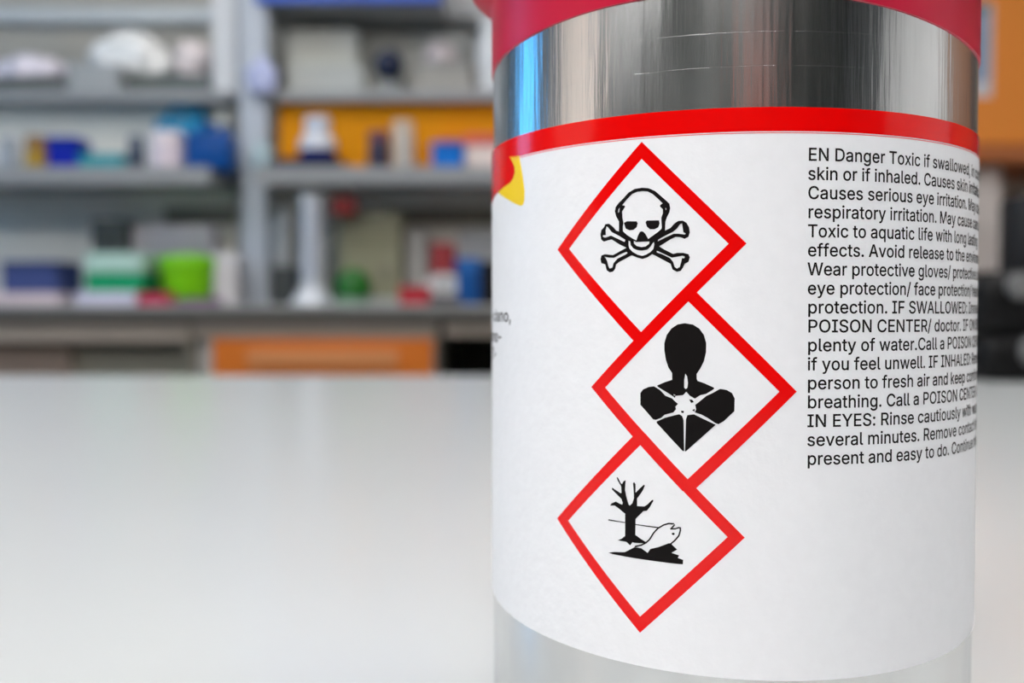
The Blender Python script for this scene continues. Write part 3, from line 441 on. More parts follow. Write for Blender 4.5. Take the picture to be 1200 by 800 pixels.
def text_width(t): return sum(GLYPHS[c][0] for c in t) / 1000.0
def text_bm(items):
    """items: (string, u of its left end, baseline height, x scale, size, align)"""
    bm = bmesh.new(); cache = {}
    for t, u, h, k, size, align in items:
        if align == 'RIGHT': u -= text_width(t) * k * size
        for c in t:
            adv, loops = GLYPHS[c]
            if loops:
                if c not in cache:
                    g = flat_bm([loops]); cache[c] = bpy.data.meshes.new('glyph'); g.to_mesh(cache[c]); g.free()
                me = cache[c].copy(); me.transform(Matrix.Translation((u, h, 0)) @ Matrix.Diagonal((size * k / 1000, size / 1000, 1, 1)))
                bm.from_mesh(me); bpy.data.meshes.remove(me)
            u += adv / 1000.0 * k * size
    for me in cache.values(): bpy.data.meshes.remove(me)
    return bm
SIZE = 1.92 / 0.518
LINES = [("EN Danger Toxic if swallowed,", " in contact with", 40.24), ("skin or if inhaled. Causes skin", " irritation.", 38.9), ("Causes serious eye irritation.", " May cause", 38.57),
         ("respiratory irritation. May cause", " cancer.", 41.73), ("Toxic to aquatic life with long", " lasting", 38.56), ("effects. Avoid release to the", " environment.", 37.81),
         ("Wear protective gloves/", " protective clothing/", 32.25), ("eye protection/ face protection/", " hearing", 41.7), ("protection. IF SWALLOWED:", " Immediately call a", 39.46),
         ("POISON CENTER/ doctor.", " IF ON SKIN: Wash with", 36.57), ("plenty of water.Call a POISON", " CENTER/ doctor", 42.14), ("if you feel unwell. IF INHALED:", " Remove", 41.97),
         ("person to fresh air and keep", " comfortable for", 38.75), ("breathing. Call a POISON", " CENTER/ doctor. IF", 35.31), ("IN EYES: Rinse cautiously", " with water for", 36.71),
         ("several minutes. Remove", " contact lenses, if", 35.12), ("present and easy to do.", " Continue rinsing.", 32.5)]
items = []
for i, (a, b, ue) in enumerate(LINES):
    h = 23.03 - i * (23.03 + 22.75) / 16
    u0 = 3.25 + 0.2 * i / 16
    k = (ue - u0) / (text_width(a) * SIZE)
    items.append((a + b, u0, h, k, SIZE, 'LEFT'))
SCALES = [round(q[3], 3) for q in items]
printed('warning_text', text_bm(items), m_black, 0.00003, label)
printed('ingredient_text', text_bm([("-ciano,", -52.0, -1.3, 1.5, SIZE * 1.12, 'RIGHT'), ("mmo-", -56.7, -5.1, 1.5, SIZE * 1.12, 'RIGHT'), ("O-", -60.6, -8.3, 1.4, SIZE * 1.1, 'RIGHT')]), m_black, 0.00003, label)

# crimson cap: a skirt that grips the shoulder, a flared collar, a ribbed screw top
bm = bmesh.new(); cols = []
PR = [(0.0446, None), (0.04495, None), (0.0450, 0.3), (0.0450, 0.0575), (0.0455, 0.0588), (0.0492, 0.0622), (0.0500, 0.0640), (0.0500, 0.0665), (0.0490, 0.0680), (0.0425, 0.0685), (0.0420, 0.0690)]
for k in range(240):
    a = -math.pi + 2 * math.pi * k / 240; c = []
    for j, (r, z) in enumerate(PR):
        zz = hC(a) / 1000 if z is None else (hC(a) / 1000 + 0.0002 if z == 0.3 else z)
        c.append(bm.verts.new((r * math.sin(a), -r * math.cos(a), H0 + zz)))
    cols.append(c)
for k in range(240):
    A_, B_ = cols[k], cols[(k + 1) % 240]
    for j in range(len(PR) - 1): bm.faces.new((A_[j], B_[j], B_[j + 1], A_[j + 1]))
cap = obj('plastic_cap', bm, m_cap, bottle, 35)
bm = bmesh.new(); cols = []
PT = [(0.0422, 0.0685), (0.0422, 0.0880), (0.0412, 0.0900), (0.038, 0.0908), (0.036, 0.0900), (0.001, 0.0898)]
for k in range(240):
    a = 2 * math.pi * k / 240; rib = 0.0008 * (1 if (k // 2) % 2 else -1)
    cols.append([bm.verts.new(((r + (rib if j < 2 else 0)) * math.sin(a), -(r + (rib if j < 2 else 0)) * math.cos(a), H0 + z)) for j, (r, z) in enumerate(PT)])
for k in range(240):
    A_, B_ = cols[k], cols[(k + 1) % 240]
    for j in range(len(PT) - 1): bm.faces.new((A_[j], B_[j], B_[j + 1], A_[j + 1]))
obj('screw_top', bm, m_cap, cap, 35)

# ------------------------------------------------------------------ back bench, cabinets, shelving
YW = 2.50                                   # front edge of the grey worktop
ZW = at(600, 361, YW)[1]                    # its top
YSB, YSA = 2.62, 2.80                       # front edges of the lower and the upper shelf
ZSB = at(600, 197, YSB)[1]; ZSA = at(600, 105, YSA)[1]
m_wt = mat('dark_grey_worktop', (92, 90, 86), 0.4)
m_rail = mat('pale_grey_rail', (176, 178, 178), 0.4)
m_apron = mat('beige_grey_metal', (172, 160, 147), 0.5)
m_cream = mat('pale_grey_carcass', (190, 186, 180), 0.5)
m_shelf = mat('grey_shelf_metal', (150, 153, 155), 0.4)
m_post = mat('white_post_metal', (214, 216, 218), 0.4)
m_dk = mat('dark_brown_board', (140, 122, 108), 0.7)
m_dk2 = mat('olive_dark_board', (138, 134, 120), 0.7)
m_or_draw = mat('orange_drawer_laminate', (216, 118, 40), 0.35, var=0.03)
m_or_panel = mat('amber_panel', (226, 148, 0), 0.7, var=0.03, spec=0.2)
m_metal = mat('satin_steel', (190, 190, 190), 0.3, 1.0)
xl = at(-160, 361, YW)[0]; xr = at(1090, 361, YW)[0]
t = thing('worktop', 'long dark grey worktop along the back wall, carrying boxes and bottles', 'worktop', (0, 2.85, ZW))
def T(o_, *b): return box(b[0] - o_.location.x, b[1] - o_.location.x, b[2] - o_.location.y, b[3] - o_.location.y, b[4] - o_.location.z, b[5] - o_.location.z, *b[6:])
obj('worktop_board', T(t, xl, xr, YW, YF, ZW - 0.034, ZW, 0.003), m_wt, t)
obj('front_rail', T(t, xl, xr, YW + 0.002, YW + 0.016, ZW, ZW + 0.009, 0.002), m_rail, t)
# left knee space: apron, dark panels, leg
def pz(py, y=YW): return at(600, py, y)[1]
def px(x, y=YW): return at(x, 400, y)[0]
t = thing('open_desk', 'beige metal desk section with dark knee space beside the orange drawer unit', 'desk', (px(40), 2.8, 0))
obj('apron', T(t, xl, px(216), YW + 0.02, YW + 0.05, pz(401), ZW - 0.034, 0.002), m_apron, t)
obj('back_board', T(t, px(70), px(213), 2.58, 2.61, 0.05, ZW - 0.034), m_dk2, t)
obj('side_board', T(t, xl, px(70), 2.56, 2.60, 0.05, ZW - 0.034), m_dk, t)
obj('leg', T(t, px(214), px(222), YW + 0.03, YW + 0.08, 0, ZW - 0.034, 0.002), m_dk2, t)
obj('leg', T(t, xl, xl + 0.04, YW + 0.03, YW + 0.08, 0, ZW - 0.034, 0.002), m_dk2, t)
t = thing('drawer_unit', 'pale grey drawer unit with wide orange drawer under the worktop', 'drawer unit', (px(372), 2.8, 0))
obj('carcass', T(t, px(227), px(511), YW + 0.04, 3.2, 0, ZW - 0.035, 0.003), m_cream, t)
obj('top_rail', T(t, px(223), px(512), YW + 0.02, YW + 0.04, pz(395), ZW - 0.036, 0.002), m_apron, t)
for z0, z1 in ((pz(470), pz(397)), (pz(620), pz(474))):
    dr = obj('drawer', T(t, px(246), px(507), YW + 0.015, YW + 0.038, z0, z1, 0.004), m_or_draw, t)
    zc = z1 - (z1 - z0) * 0.32
    obj('handle', T(t, px(288), px(466), YW + 0.006, YW + 0.0155, zc - 0.022, zc + 0.022, 0.004), mat('pale_orange_grip', (214, 142, 88), 0.4), dr)
t = thing('open_cupboard', 'dark open cupboard under the worktop, right of the orange drawers', 'cupboard', (px(700), 2.8, 0))
for nm, b in (('side_panel', (px(514), px(518), YW + 0.03, 3.2, 0, ZW - 0.036)), ('side_panel', (px(1085), px(1089), YW + 0.03, 3.2, 0, ZW - 0.036)), ('back_panel', (px(519), px(1084), 3.15, 3.18, 0, ZW - 0.036)), ('bottom_shelf', (px(519), px(1084), YW + 0.05, 3.14, 0.08, 0.10))):
    obj(nm, T(t, *b), mat('near_black_board', (50, 48, 38), 0.7), t)
obj('top_rail', T(t, px(519), px(1084), YW + 0.02, YW + 0.04, pz(394), ZW - 0.036, 0.002), m_apron, t)

# shelving: two bays over the worktop
def shelving(name, label, x0, x1, panel):
    t = thing(name, label, 'shelving', ((x0 + x1) / 2, 2.9, ZW), 'shelving bays over the back worktop')
    obj('shelf', T(t, x0, x1, YSB, 2.90 if not panel else 2.88, ZSB - 0.033, ZSB, 0.002), m_shelf, t)
    obj('shelf', T(t, x0, x1, YSA, 3.12, ZSA - 0.030, ZSA, 0.002), m_shelf, t)
    obj('shelf_lip', T(t, x0, x1, YSB - 0.004, YSB, ZSB - 0.040, ZSB + 0.004), m_shelf, t)
    obj('back_rail', T(t, x0 + (0.62 if not panel else 0.30), x1, 2.845, 2.859, at(600, 262, 2.845)[1], at(600, 243, 2.845)[1]), m_dk2, t)
    obj('back_panel', T(t, x0, x1, 2.86, 2.875, ZW + 0.001, ZSB - 0.034), mat('pale_back_panel', (236, 234, 224), 0.7), t)
    if panel:
        obj('amber_panel', T(t, x0 + 0.012, x1, 2.84, 2.86, ZSB, ZSA - 0.031), m_or_panel, t)
    else:
        obj('back_panel', T(t, x0, x1, 2.88, 2.895, ZSB, ZSA - 0.031), mat('pale_back_panel', (236, 234, 224), 0.7), t)
        obj('cable_duct', T(t, x0, x1, 2.95, 3.05, at(600, 25, 2.95)[1], at(600, 8, 2.95)[1], 0.004), mat('pale_duct', (196, 203, 206), 0.35), t)
    return t
XP = at(297, 200, YSB)[0]
s1 = shelving('wall_shelving', 'grey steel shelving with white bags on its top shelf, left of the white posts', xl, at(268, 200, 2.8)[0], False)
s2 = shelving('wall_shelving', 'grey steel shelving with amber back panel, right of the white posts', at(318, 200, 2.8)[0], at(1100, 200, 2.8)[0], True)
for (a, b, y0, y1_, m_) in ((248, 277, 2.86, 2.93, 210), (280, 313, 2.80, 2.86, 205)):
    x0, x1 = at(a, 60, y0)[0], at(b, 60, y0)[0]
    t = thing('shelf_post', ['white square shelf post, the one on the left of two', 'pale bluish square shelf post, the one on the right of two'][a > 260], 'post', ((x0 + x1) / 2, y0, ZW), 'posts between the shelving bays')
    mm = m_post if a < 260 else mat('bluish_post_metal', (186, 194, 204), 0.4)
    obj('post', T(t, x0, x1, y0, y1_, (ZW + 0.01 if a > 260 else ZSA), 1.95, 0.004), mm, t)
    obj('foot_plate', T(t, x0 - 0.004, x1 + 0.004, y0 - 0.004, y1_ + 0.004, (ZW + 0.0005 if a > 260 else ZSA + 0.0005), (ZW if a > 260 else ZSA) + 0.0098, 0.002), mm, t)
# wall cupboard with blue lower edge over the right bay
y0 = 2.78
t = thing('wall_cupboard', 'grey wall cupboard with blue front at the top of the picture', 'cupboard', (at(408, 0, y0)[0], 3.0, 1.75))
zc = at(600, 2.5, y0)[1]
obj('cupboard_body', T(t, at(298, 0, y0)[0], at(518, 0, y0)[0], y0 + 0.02, YF, zc, zc + 0.6, 0.003), mat('grey_cupboard', (158, 160, 160), 0.5), t)
for a, b in ((298, 407), (409, 518)):
    dd = obj('cupboard_door', T(t, at(a, 0, y0)[0], at(b, 0, y0)[0], y0, y0 + 0.018, zc, zc + 0.6, 0.003), mat('blue_laminate', (40, 92, 196), 0.4), t)
    k = 0.02 if a > 400 else at(b, 0, y0)[0] - at(a, 0, y0)[0] - 0.02
    xh = at(a, 0, y0)[0] - t.location.x + k
    obj('handle', tube([(xh, y0 - 3.0, zc + 0.05 - 1.75), (xh, y0 - 3.02, zc + 0.05 - 1.75), (xh, y0 - 3.02, zc + 0.15 - 1.75), (xh, y0 - 3.0, zc + 0.15 - 1.75)], 0.004), m_metal, dd, 60)
t = thing('duct_cover', 'white duct cover on the wall beside the blue fronted cupboard', 'duct', (at(545, 0, 2.95)[0], 3.1, 1.75))
obj('duct_box', T(t, at(522, 0, 2.95)[0], at(690, 0, 2.95)[0], 2.95, YF, at(600, 20, 2.95)[1], 2.3, 0.006), m_post, t)
obj('duct_seam', T(t, at(522, 0, 2.95)[0], at(690, 0, 2.95)[0], 2.947, 2.95, at(600, 12, 2.95)[1], at(600, 10, 2.95)[1]), m_shelf, t)

# ---- small things: builders in local coordinates, standing on z = 0
def span(x0, x1, ytop, y, zbase):
    a, b = at(x0, ytop, y), at(x1, ytop, y)
    return (a[0] + b[0]) / 2, b[0] - a[0], a[1] - zbase
def carton(name, label, x0, x1, yt, y, zb, dep, col, lid=None, lidf=0.3, cat='box', group=None, stripe=None, base=None):
    cx, wd, h = span(x0, x1, yt, y, zb); t = thing(name, label, cat, (cx, y + dep / 2, zb), group)
    hb = h * (1 - lidf) if lid else h
    m = mat('card_%d_%d_%d' % col, col, 0.55, spec=0.2)
    obj('box_body', box(-wd / 2, wd / 2, -dep / 2, dep / 2, 0, hb, 0.002), m, t)
    if lid:
        obj('lid', box(-wd / 2 - 0.002, wd / 2 + 0.002, -dep / 2 - 0.002, dep / 2 + 0.002, hb, h, 0.003), mat('card_%d_%d_%d' % lid, lid, 0.55, spec=0.2), t)
    else:
        obj('tape_strip', box(-wd / 2 - 0.0005, wd / 2 + 0.0005, -0.012, 0.012, h - 0.02, h + 0.0006), mat('tape_%d_%d_%d' % col, tuple(min(255, int(c * 1.12) + 8) for c in col), 0.3), t)
    if stripe:
        obj('paper_label', box(-wd * 0.32, wd * 0.32, -dep / 2 - 0.001, -dep / 2 + 0.002, hb * 0.25, hb * 0.75), mat('card_%d_%d_%d' % stripe, stripe, 0.5), t)
    return t
def jar(name, label, x0, x1, yt, y, zb, col, capcol, capf=0.25, neck=0.7, cat='bottle', group=None, trans=0.0, sleeve=None, rough=0.3):
    cx, wd, h = span(x0, x1, yt, y, zb); r = wd / 2; t = thing(name, label, cat, (cx, y + r, zb), group)
    hb = h * (1 - capf); sh = min(r * 0.6, hb * 0.3)
    m = mat('plastic_%d_%d_%d_%d' % (col + (int(trans * 10),)), col, rough, trans=trans)
    prof = [(r * 0.9, 0), (r * 0.97, 0.002), (r, 0.006), (r, hb - sh)]
    for k in range(1, 7):
        a = k / 6 * math.pi / 2; prof.append((r * neck + (r - r * neck) * math.cos(a), hb - sh + sh * 0.9 * math.sin(a)))
    prof.append((r * neck, hb))
    obj('bottle_body', lathe(prof, 36), m, t, 40)
    rc = r * neck * 1.12
    bm = bmesh.new(); n_ = 48; rings = []
    for (q, z) in ((1, hb + 0.0005), (1, h - 0.003), (0.92, h), ):
        rings.append([bm.verts.new((rc * q * (1 + (0.03 if k % 2 else 0)) * math.cos(2 * math.pi * k / n_), rc * q * (1 + (0.03 if k % 2 else 0)) * math.sin(2 * math.pi * k / n_), z)) for k in range(n_)])
    for A_, B_ in zip(rings, rings[1:]):
        for k in range(n_): bm.faces.new((A_[k], A_[(k + 1) % n_], B_[(k + 1) % n_], B_[k]))
    bm.faces.new(rings[0][::-1]); bm.faces.new(rings[-1])
    obj('bottle_cap', bm, mat('plastic_%d_%d_%d_0' % capcol, capcol, 0.35, spec=0.22), t, 40)
    if sleeve:
        sc, f0, f1 = sleeve
        obj('sleeve', lathe([(r * 1.004, h * f0), (r * 1.015, h * f0), (r * 1.015, h * f1), (r * 1.004, h * f1)], 36, caps=False), mat('plastic_%d_%d_%d_0' % sc, sc, 0.4, spec=0.22), t, 40)
    return t
def bag(name, label, x0, x1, yt, y, zb, dep, col, seed, group=None, rough=0.3):
    cx, wd, h = span(x0, x1, yt, y, zb)
    o = obj(name, blob(wd / 2, dep / 2, h, seed), mat('film_%d_%d_%d' % col, col, rough, bump=0.3, bscale=60), None, 180)
    o.location = (cx, y + dep / 2, zb); return tag(o, label, 'bag', group)
def tray(name, label, x0, x1, yt, y, zb, dep, col, cat='tray'):
    cx, wd, h = span(x0, x1, yt, y, zb); o = thing(name, label, cat, (cx, y + dep / 2, zb)); th = 0.004
    bm = bmesh.new(); m = mat('plastic_%d_%d_%d_0' % col, col, 0.4, spec=0.22)
    add_box(bm, -wd / 2 + th, wd / 2 - th, -dep / 2 + th, dep / 2 - th, 0, th)
    add_box(bm, -wd / 2, -wd / 2 + th, -dep / 2, dep / 2, 0, h); add_box(bm, wd / 2 - th, wd / 2, -dep / 2, dep / 2, 0, h)
    add_box(bm, -wd / 2 + th, wd / 2 - th, -dep / 2, -dep / 2 + th, 0, h); add_box(bm, -wd / 2 + th, wd / 2 - th, dep / 2 - th, dep / 2, 0, h)
    obj('tub', bm, m, o)
    bm = bmesh.new()
    for b in ((-wd / 2 - 0.004, wd / 2 + 0.004, -dep / 2 - 0.004, -dep / 2), (-wd / 2 - 0.004, wd / 2 + 0.004, dep / 2, dep / 2 + 0.004), (-wd / 2 - 0.004, -wd / 2, -dep / 2, dep / 2), (wd / 2, wd / 2 + 0.004, -dep / 2, dep / 2)): add_box(bm, *b, h - 0.006, h + 0.001)
    obj('rim', bm, m, o)
    return o

# top shelf, left bay
carton('storage_box', 'dark grey box standing for the shadow under the lilac white bag on the top shelf', -10, 74, 90, 2.84, ZSA, 0.2, (96, 100, 98), (112, 115, 113), 0.25)  # dark box put where shadow lies below the lilac bag
bag('plastic_bag', 'lilac white plastic bag lying on the dark grey box, top shelf at far left', -25, 70, 56, 2.85, at(30, 90, 2.84)[1] + 0.001, 0.16, (238, 232, 242), 1, 'white plastic bags on the top shelf')
carton('storage_box', 'pale grey carton beside the dark box on the top shelf', 78, 138, 74, 2.812, ZSA, 0.06, (168, 172, 173), (180, 184, 185), 0.3)
carton('storage_box', 'dark slate box standing for the shadow under the big white bag on the top shelf', 104, 243, 87, 2.885, ZSA, 0.17, (98, 106, 105), (112, 120, 120), 0.2)  # slate box fills in for the shadow among the bags
bag('plastic_bag', 'big crumpled white plastic bag on the top shelf', 88, 194, 26, 2.89, at(150, 87, 2.885)[1] + 0.001, 0.15, (248, 248, 246), 5, 'white plastic bags on the top shelf')
bag('plastic_bag', 'pinkish white plastic bag beside the white post on the top shelf', 195, 244, 42, 2.89, at(150, 87, 2.885)[1] + 0.001, 0.13, (238, 226, 224), 3, 'white plastic bags on the top shelf')
# top shelf, right bay
bag('plastic_bag', 'pale lilac blue plastic bag hanging on the front of the bluish shelf post', 284, 325, 62, 2.763, at(300, 107, 2.763)[1], 0.0355, (182, 190, 226), 8)
carton('storage_box', 'large off-white carton on the top shelf of the right bay', 338, 418, 34, 2.90, ZSA, 0.18, (198, 200, 192), (206, 207, 200), 0.35)
carton('storage_box', 'low pale grey box in front of the large off-white carton', 340, 425, 76, 2.83, ZSA, 0.06, (182, 186, 183), None)
cx, wd, h = span(436, 471, 54, 2.84, ZSA); r = wd / 2
t = thing('flask', 'grey necked flask with round dark navy top on the top shelf', 'flask', (cx, 2.84 + r, ZSA))
obj('flask_body', lathe([(r * 0.9, 0), (r * 0.95, 0.004), (r * 0.8, h * 0.12), (r * 0.55, h * 0.26), (r * 0.5, h * 0.32)], 40), mat('grey_glazed', (128, 134, 136), 0.35), t, 40)
obj('round_top', lathe([(r * math.sin(a), h * 0.66 - h * 0.34 * math.cos(a)) for a in [0.45 + k * (math.pi - 0.47) / 12 for k in range(13)]], 40), mat('dark_navy_plastic', (12, 28, 62), 0.4), t, 50)
carton('storage_box', 'wide off-white carton at the back of the top shelf behind the flask', 424, 552, 38, 3.0, ZSA, 0.1, (206, 207, 200), (212, 212, 206), 0.3)
carton('storage_box', 'low grey box under the pinkish bag, right end of the top shelf', 486, 553, 72, 2.84, ZSA, 0.14, (168, 166, 160), (156, 156, 152), 0.3)
bag('plastic_bag', 'small pinkish bag on the low grey box, right end of top shelf', 494, 536, 42, 2.86, at(500, 72, 2.84)[1] + 0.001, 0.09, (212, 202, 204), 6, 'white plastic bags on the top shelf')
jar('canister', 'white plastic canister on the top shelf next to the aluminium bottle', 557, 600, 18, 2.84, ZSA, (232, 234, 236), (225, 228, 230), 0.2, 0.7, 'canister')

# lower shelf, left bay
jar('reagent_bottle', 'pale grey reagent bottle at the left end of the lower shelf', -8, 18, 160, 2.68, ZSB, (160, 168, 178), (150, 158, 168), 0.25)
jar('reagent_bottle', 'amber yellow reagent bottle with brown cap on the lower shelf', 23, 50, 158, 2.68, ZSB, (176, 140, 22), (140, 104, 58), 0.4, 0.8)
carton('storage_box', 'royal blue box on the lower shelf beside the amber bottle', 55, 90, 160, 2.68, ZSB, 0.09, (6, 34, 166), (10, 44, 150), 0.25)
tray('tray', 'low teal plastic tray on the lower shelf beside the royal blue box', 93, 142, 181, 2.67, ZSB, 0.12, (40, 158, 170))
jar('reagent_bottle', 'dark slate reagent bottle between the teal tray and white jar', 145, 166, 158, 2.70, ZSB, (66, 78, 96), (84, 92, 112), 0.3)
jar('jar', 'white pinkish plastic jar in front of the teal canister', 168, 210, 152, 2.67, ZSB, (226, 214, 222), (238, 228, 232), 0.3, 0.85, 'jar')
def jerrican(name, label, x0, x1, yt, y, zb, dep, col, capcol, cat='canister'):
    cx, wd, h = span(x0, x1, yt, y, zb); t = thing(name, label, cat, (cx, y + dep / 2, zb)); m = mat('plastic_%d_%d_%d_0' % col, col, 0.35, spec=0.22)
    hb = h * 0.80
    bm = box(-wd / 2, wd / 2, -dep / 2, dep / 2, 0, hb, min(wd, dep) * 0.16, 4)
    obj('can_body', bm, m, t, 50)
    obj('handle', tube([(-wd * 0.32, 0, hb - 0.004), (-wd * 0.28, 0, h * 0.93), (-wd * 0.2, 0, h * 0.97), (wd * 0.02, 0, h * 0.97), (wd * 0.08, 0, h * 0.93), (wd * 0.1, 0, hb - 0.004)], wd * 0.06), m, t, 60)
    obj('can_cap', lathe([(wd * 0.13, hb - 0.002), (wd * 0.13, h * 0.94), (wd * 0.11, h * 0.96)], 24, wd * 0.3, 0), mat('plastic_%d_%d_%d_0' % capcol, capcol, 0.4, spec=0.22), t, 40)
    return t
jerrican('jerrican', 'deep blue plastic jerrican on the lower shelf beside the white jar', 215, 270, 142, 2.67, ZSB, 0.10, (2, 74, 150), (0, 60, 120))
jerrican('jerrican', 'tall teal plastic canister behind the deep blue jerrican', 180, 240, 120, 2.785, ZSB, 0.09, (6, 124, 166), (0, 76, 110))
bag('plastic_bag', 'pale cyan plastic bag on the lower shelf in front of posts', 288, 318, 160, 2.67, ZSB, 0.09, (168, 190, 196), 9)
bag('plastic_bag', 'tall crumpled grey plastic bag leaning behind the deep blue jerrican, next to the posts', 243, 272, 124, 2.79, ZSB, 0.075, (172, 176, 170), 11)

# lower shelf, right bay
tray('tray', 'low navy tray under the white bottle on the lower shelf', 322, 396, 186, 2.65, ZSB, 0.17, (22, 34, 70))
jar('reagent_bottle', 'white plastic bottle with navy lower half standing in the navy tray', 346, 390, 134, 2.68, ZSB + 0.0045, (222, 226, 234), (212, 218, 230), 0.3, 0.6, sleeve=((8, 22, 96), 0.02, 0.40))
jar('reagent_bottle', 'dark plum bottle in front of the amber panel', 429, 456, 152, 2.68, ZSB, (52, 48, 72), (104, 62, 80), 0.25, 0.85)
jar('reagent_bottle', 'pale grey bottle standing beside the dark plum bottle', 458, 484, 140, 2.70, ZSB, (206, 200, 190), (204, 190, 170), 0.22, 0.85)
carton('storage_box', 'bright blue box on the lower shelf beside the red topped carton', 506, 542, 166, 2.66, ZSB, 0.09, (4, 116, 210), (20, 100, 190), 0.22)
carton('storage_box', 'white carton with red lid at the right end of the lower shelf', 545, 590, 157, 2.68, ZSB, 0.1, (232, 218, 212), (216, 96, 88), 0.3)
carton('storage_box', 'low orange box on the lower shelf behind the bright blue box', 514, 545, 160, 2.77, ZSB, 0.06, (206, 110, 40), None)

# on the worktop, from left to right
ZI = ZW + 0.0004
carton('paper_pack', 'pinkish white paper pack under the navy box on the worktop', -14, 70, 343, 2.60, ZI, 0.2, (220, 204, 208), None)
carton('storage_box', 'muted navy box lying on the pinkish paper pack', 2, 66, 306, 2.61, at(0, 343, 2.60)[1] + 0.001, 0.15, (70, 84, 138), (52, 66, 116), 0.25)
carton('paper_pack', 'lilac white paper pack under the green and mint box', 88, 158, 342, 2.58, ZI, 0.18, (222, 220, 240), None)
carton('storage_box', 'green box with pale mint lid on the lilac paper pack', 100, 166, 296, 2.60, at(0, 342, 2.58)[1] + 0.001, 0.14, (26, 158, 106), (186, 220, 208), 0.5)
def instrument(name, label, x0, x1, yt, y, zb, dep, col, panel):
    cx, wd, h = span(x0, x1, yt, y, zb); t = thing(name, label, 'instrument', (cx, y + dep / 2, zb)); m = mat('casing_%d_%d_%d' % col, col, 0.45)
    obj('casing', box(-wd / 2, wd / 2, -dep / 2, dep / 2, 0.008, h, 0.006, 3), m, t)
    obj('front_panel', box(-wd * 0.4, wd * 0.4, -dep / 2 - 0.002, -dep / 2 + 0.002, h * 0.6, h * 0.88, 0.0005), mat('casing_%d_%d_%d' % panel, panel, 0.4), t)
    for s in (-1, 1): obj('foot', lathe([(0.012, 0), (0.014, 0.009)], 20, s * wd * 0.38, -dep * 0.35), m_dk2, t)
    k = obj('dial_sheen_disc', lathe([(0.012, 0), (0.012, 0.012), (0.010, 0.014)], 24), m_dk2, t, 40)
    k.rotation_euler = (R_(90), 0, 0); k.location = (wd * 0.25, -dep / 2, h * 0.4)
    return t
instrument('bench_instrument', 'mauve grey instrument casing at the back of the worktop behind the lime tub', 154, 249, 264, 2.78, ZI, 0.075, (196, 190, 200), (180, 176, 186))
instrument('bench_instrument', 'dark grey instrument behind the green and mint box', 106, 146, 256, 2.745, ZI, 0.095, (74, 82, 82), (60, 66, 66))
tray('tray', 'low purple tray under the lime green tub on the worktop', 171, 247, 350, 2.59, ZI, 0.185, (136, 66, 140))
def tub(name, label, x0, x1, yt, y, zb, col, cat='tub'):
    cx, wd, h = span(x0, x1, yt, y, zb); r = wd / 2; t = thing(name, label, cat, (cx, y + r, zb)); m = mat('plastic_%d_%d_%d_0' % col, col, 0.4, spec=0.22)
    obj('tub_body', lathe([(r * 0.72, 0), (r * 0.78, 0.003), (r * 0.96, h * 0.72), (r * 0.96, h * 0.78)], 48), m, t, 40)
    obj('tub_lid', lathe([(r, h * 0.78), (r, h * 0.92), (r * 0.95, h * 0.96), (r * 0.6, h)], 48), m, t, 40)
    return t
tub('tub', 'lime green round tub standing in the purple tray', 175, 243, 297, 2.608, ZI + 0.0055, (124, 208, 20))
carton('storage_box', 'crimson box at the worktop edge in front of the lime tub', 160, 197, 343, 2.525, ZI, 0.06, (190, 36, 84), None)
carton('storage_box', 'narrow white carton standing beside the lime tub', 250, 277, 297, 2.68, ZI, 0.09, (214, 212, 216), (224, 222, 226), 0.25)
def measuring(name, label, x0, x1, yt, y, zb, col):
    cx, wd, h = span(x0, x1, yt, y, zb); r = wd / 2; t = thing(name, label, 'measuring cylinder', (cx, y + r, zb), 'measuring cylinders on the worktop')
    m = mat('frosted_plastic_%d' % col[0], col, 0.3, trans=0.15)
    rc = r * 0.52
    obj('base_foot', lathe([(r, 0), (r, 0.012), (r * 0.9, 0.02), (rc * 1.15, 0.05), (rc, 0.056)], 6), m, t)
    obj('tube', lathe([(rc, 0.056), (rc, h - 0.02), (rc * 1.15, h), (rc * 1.0, h), (rc * 0.88, h - 0.02), (rc * 0.88, 0.06)], 36), m, t, 40)
    bm = bmesh.new()
    for k in range(14): add_lathe(bm, [(rc * 1.004, 0.08 + k * (h - 0.12) / 13), (rc * 1.012, 0.081 + k * (h - 0.12) / 13), (rc * 1.004, 0.082 + k * (h - 0.12) / 13)], 24, caps=False)
    obj('scale_marks', bm, mat('blue_scale_print', (60, 90, 150), 0.5), t)
    return t
measuring('measuring_cylinder', 'tall whitish measuring cylinder on a flared foot, in front on the worktop', 333, 387, 226, 2.60, ZI, (216, 222, 230))
carton('storage_box', 'dark grey block behind the tall whitish measuring cylinder', 316, 346, 312, 2.73, ZI, 0.08, (76, 80, 80), None)
jar('wash_bottle', 'pale translucent bottle standing on the dark grey block', 318, 344, 236, 2.735, at(0, 312, 2.73)[1] + 0.001, (188, 192, 192), (176, 180, 182), 0.15, 0.5, 'bottle')
jar('wash_bottle', 'slim pale grey bottle at the back beside the tall measuring cylinder', 384, 400, 268, 2.78, ZI, (150, 150, 140), (168, 168, 160), 0.15, 0.5, 'bottle')
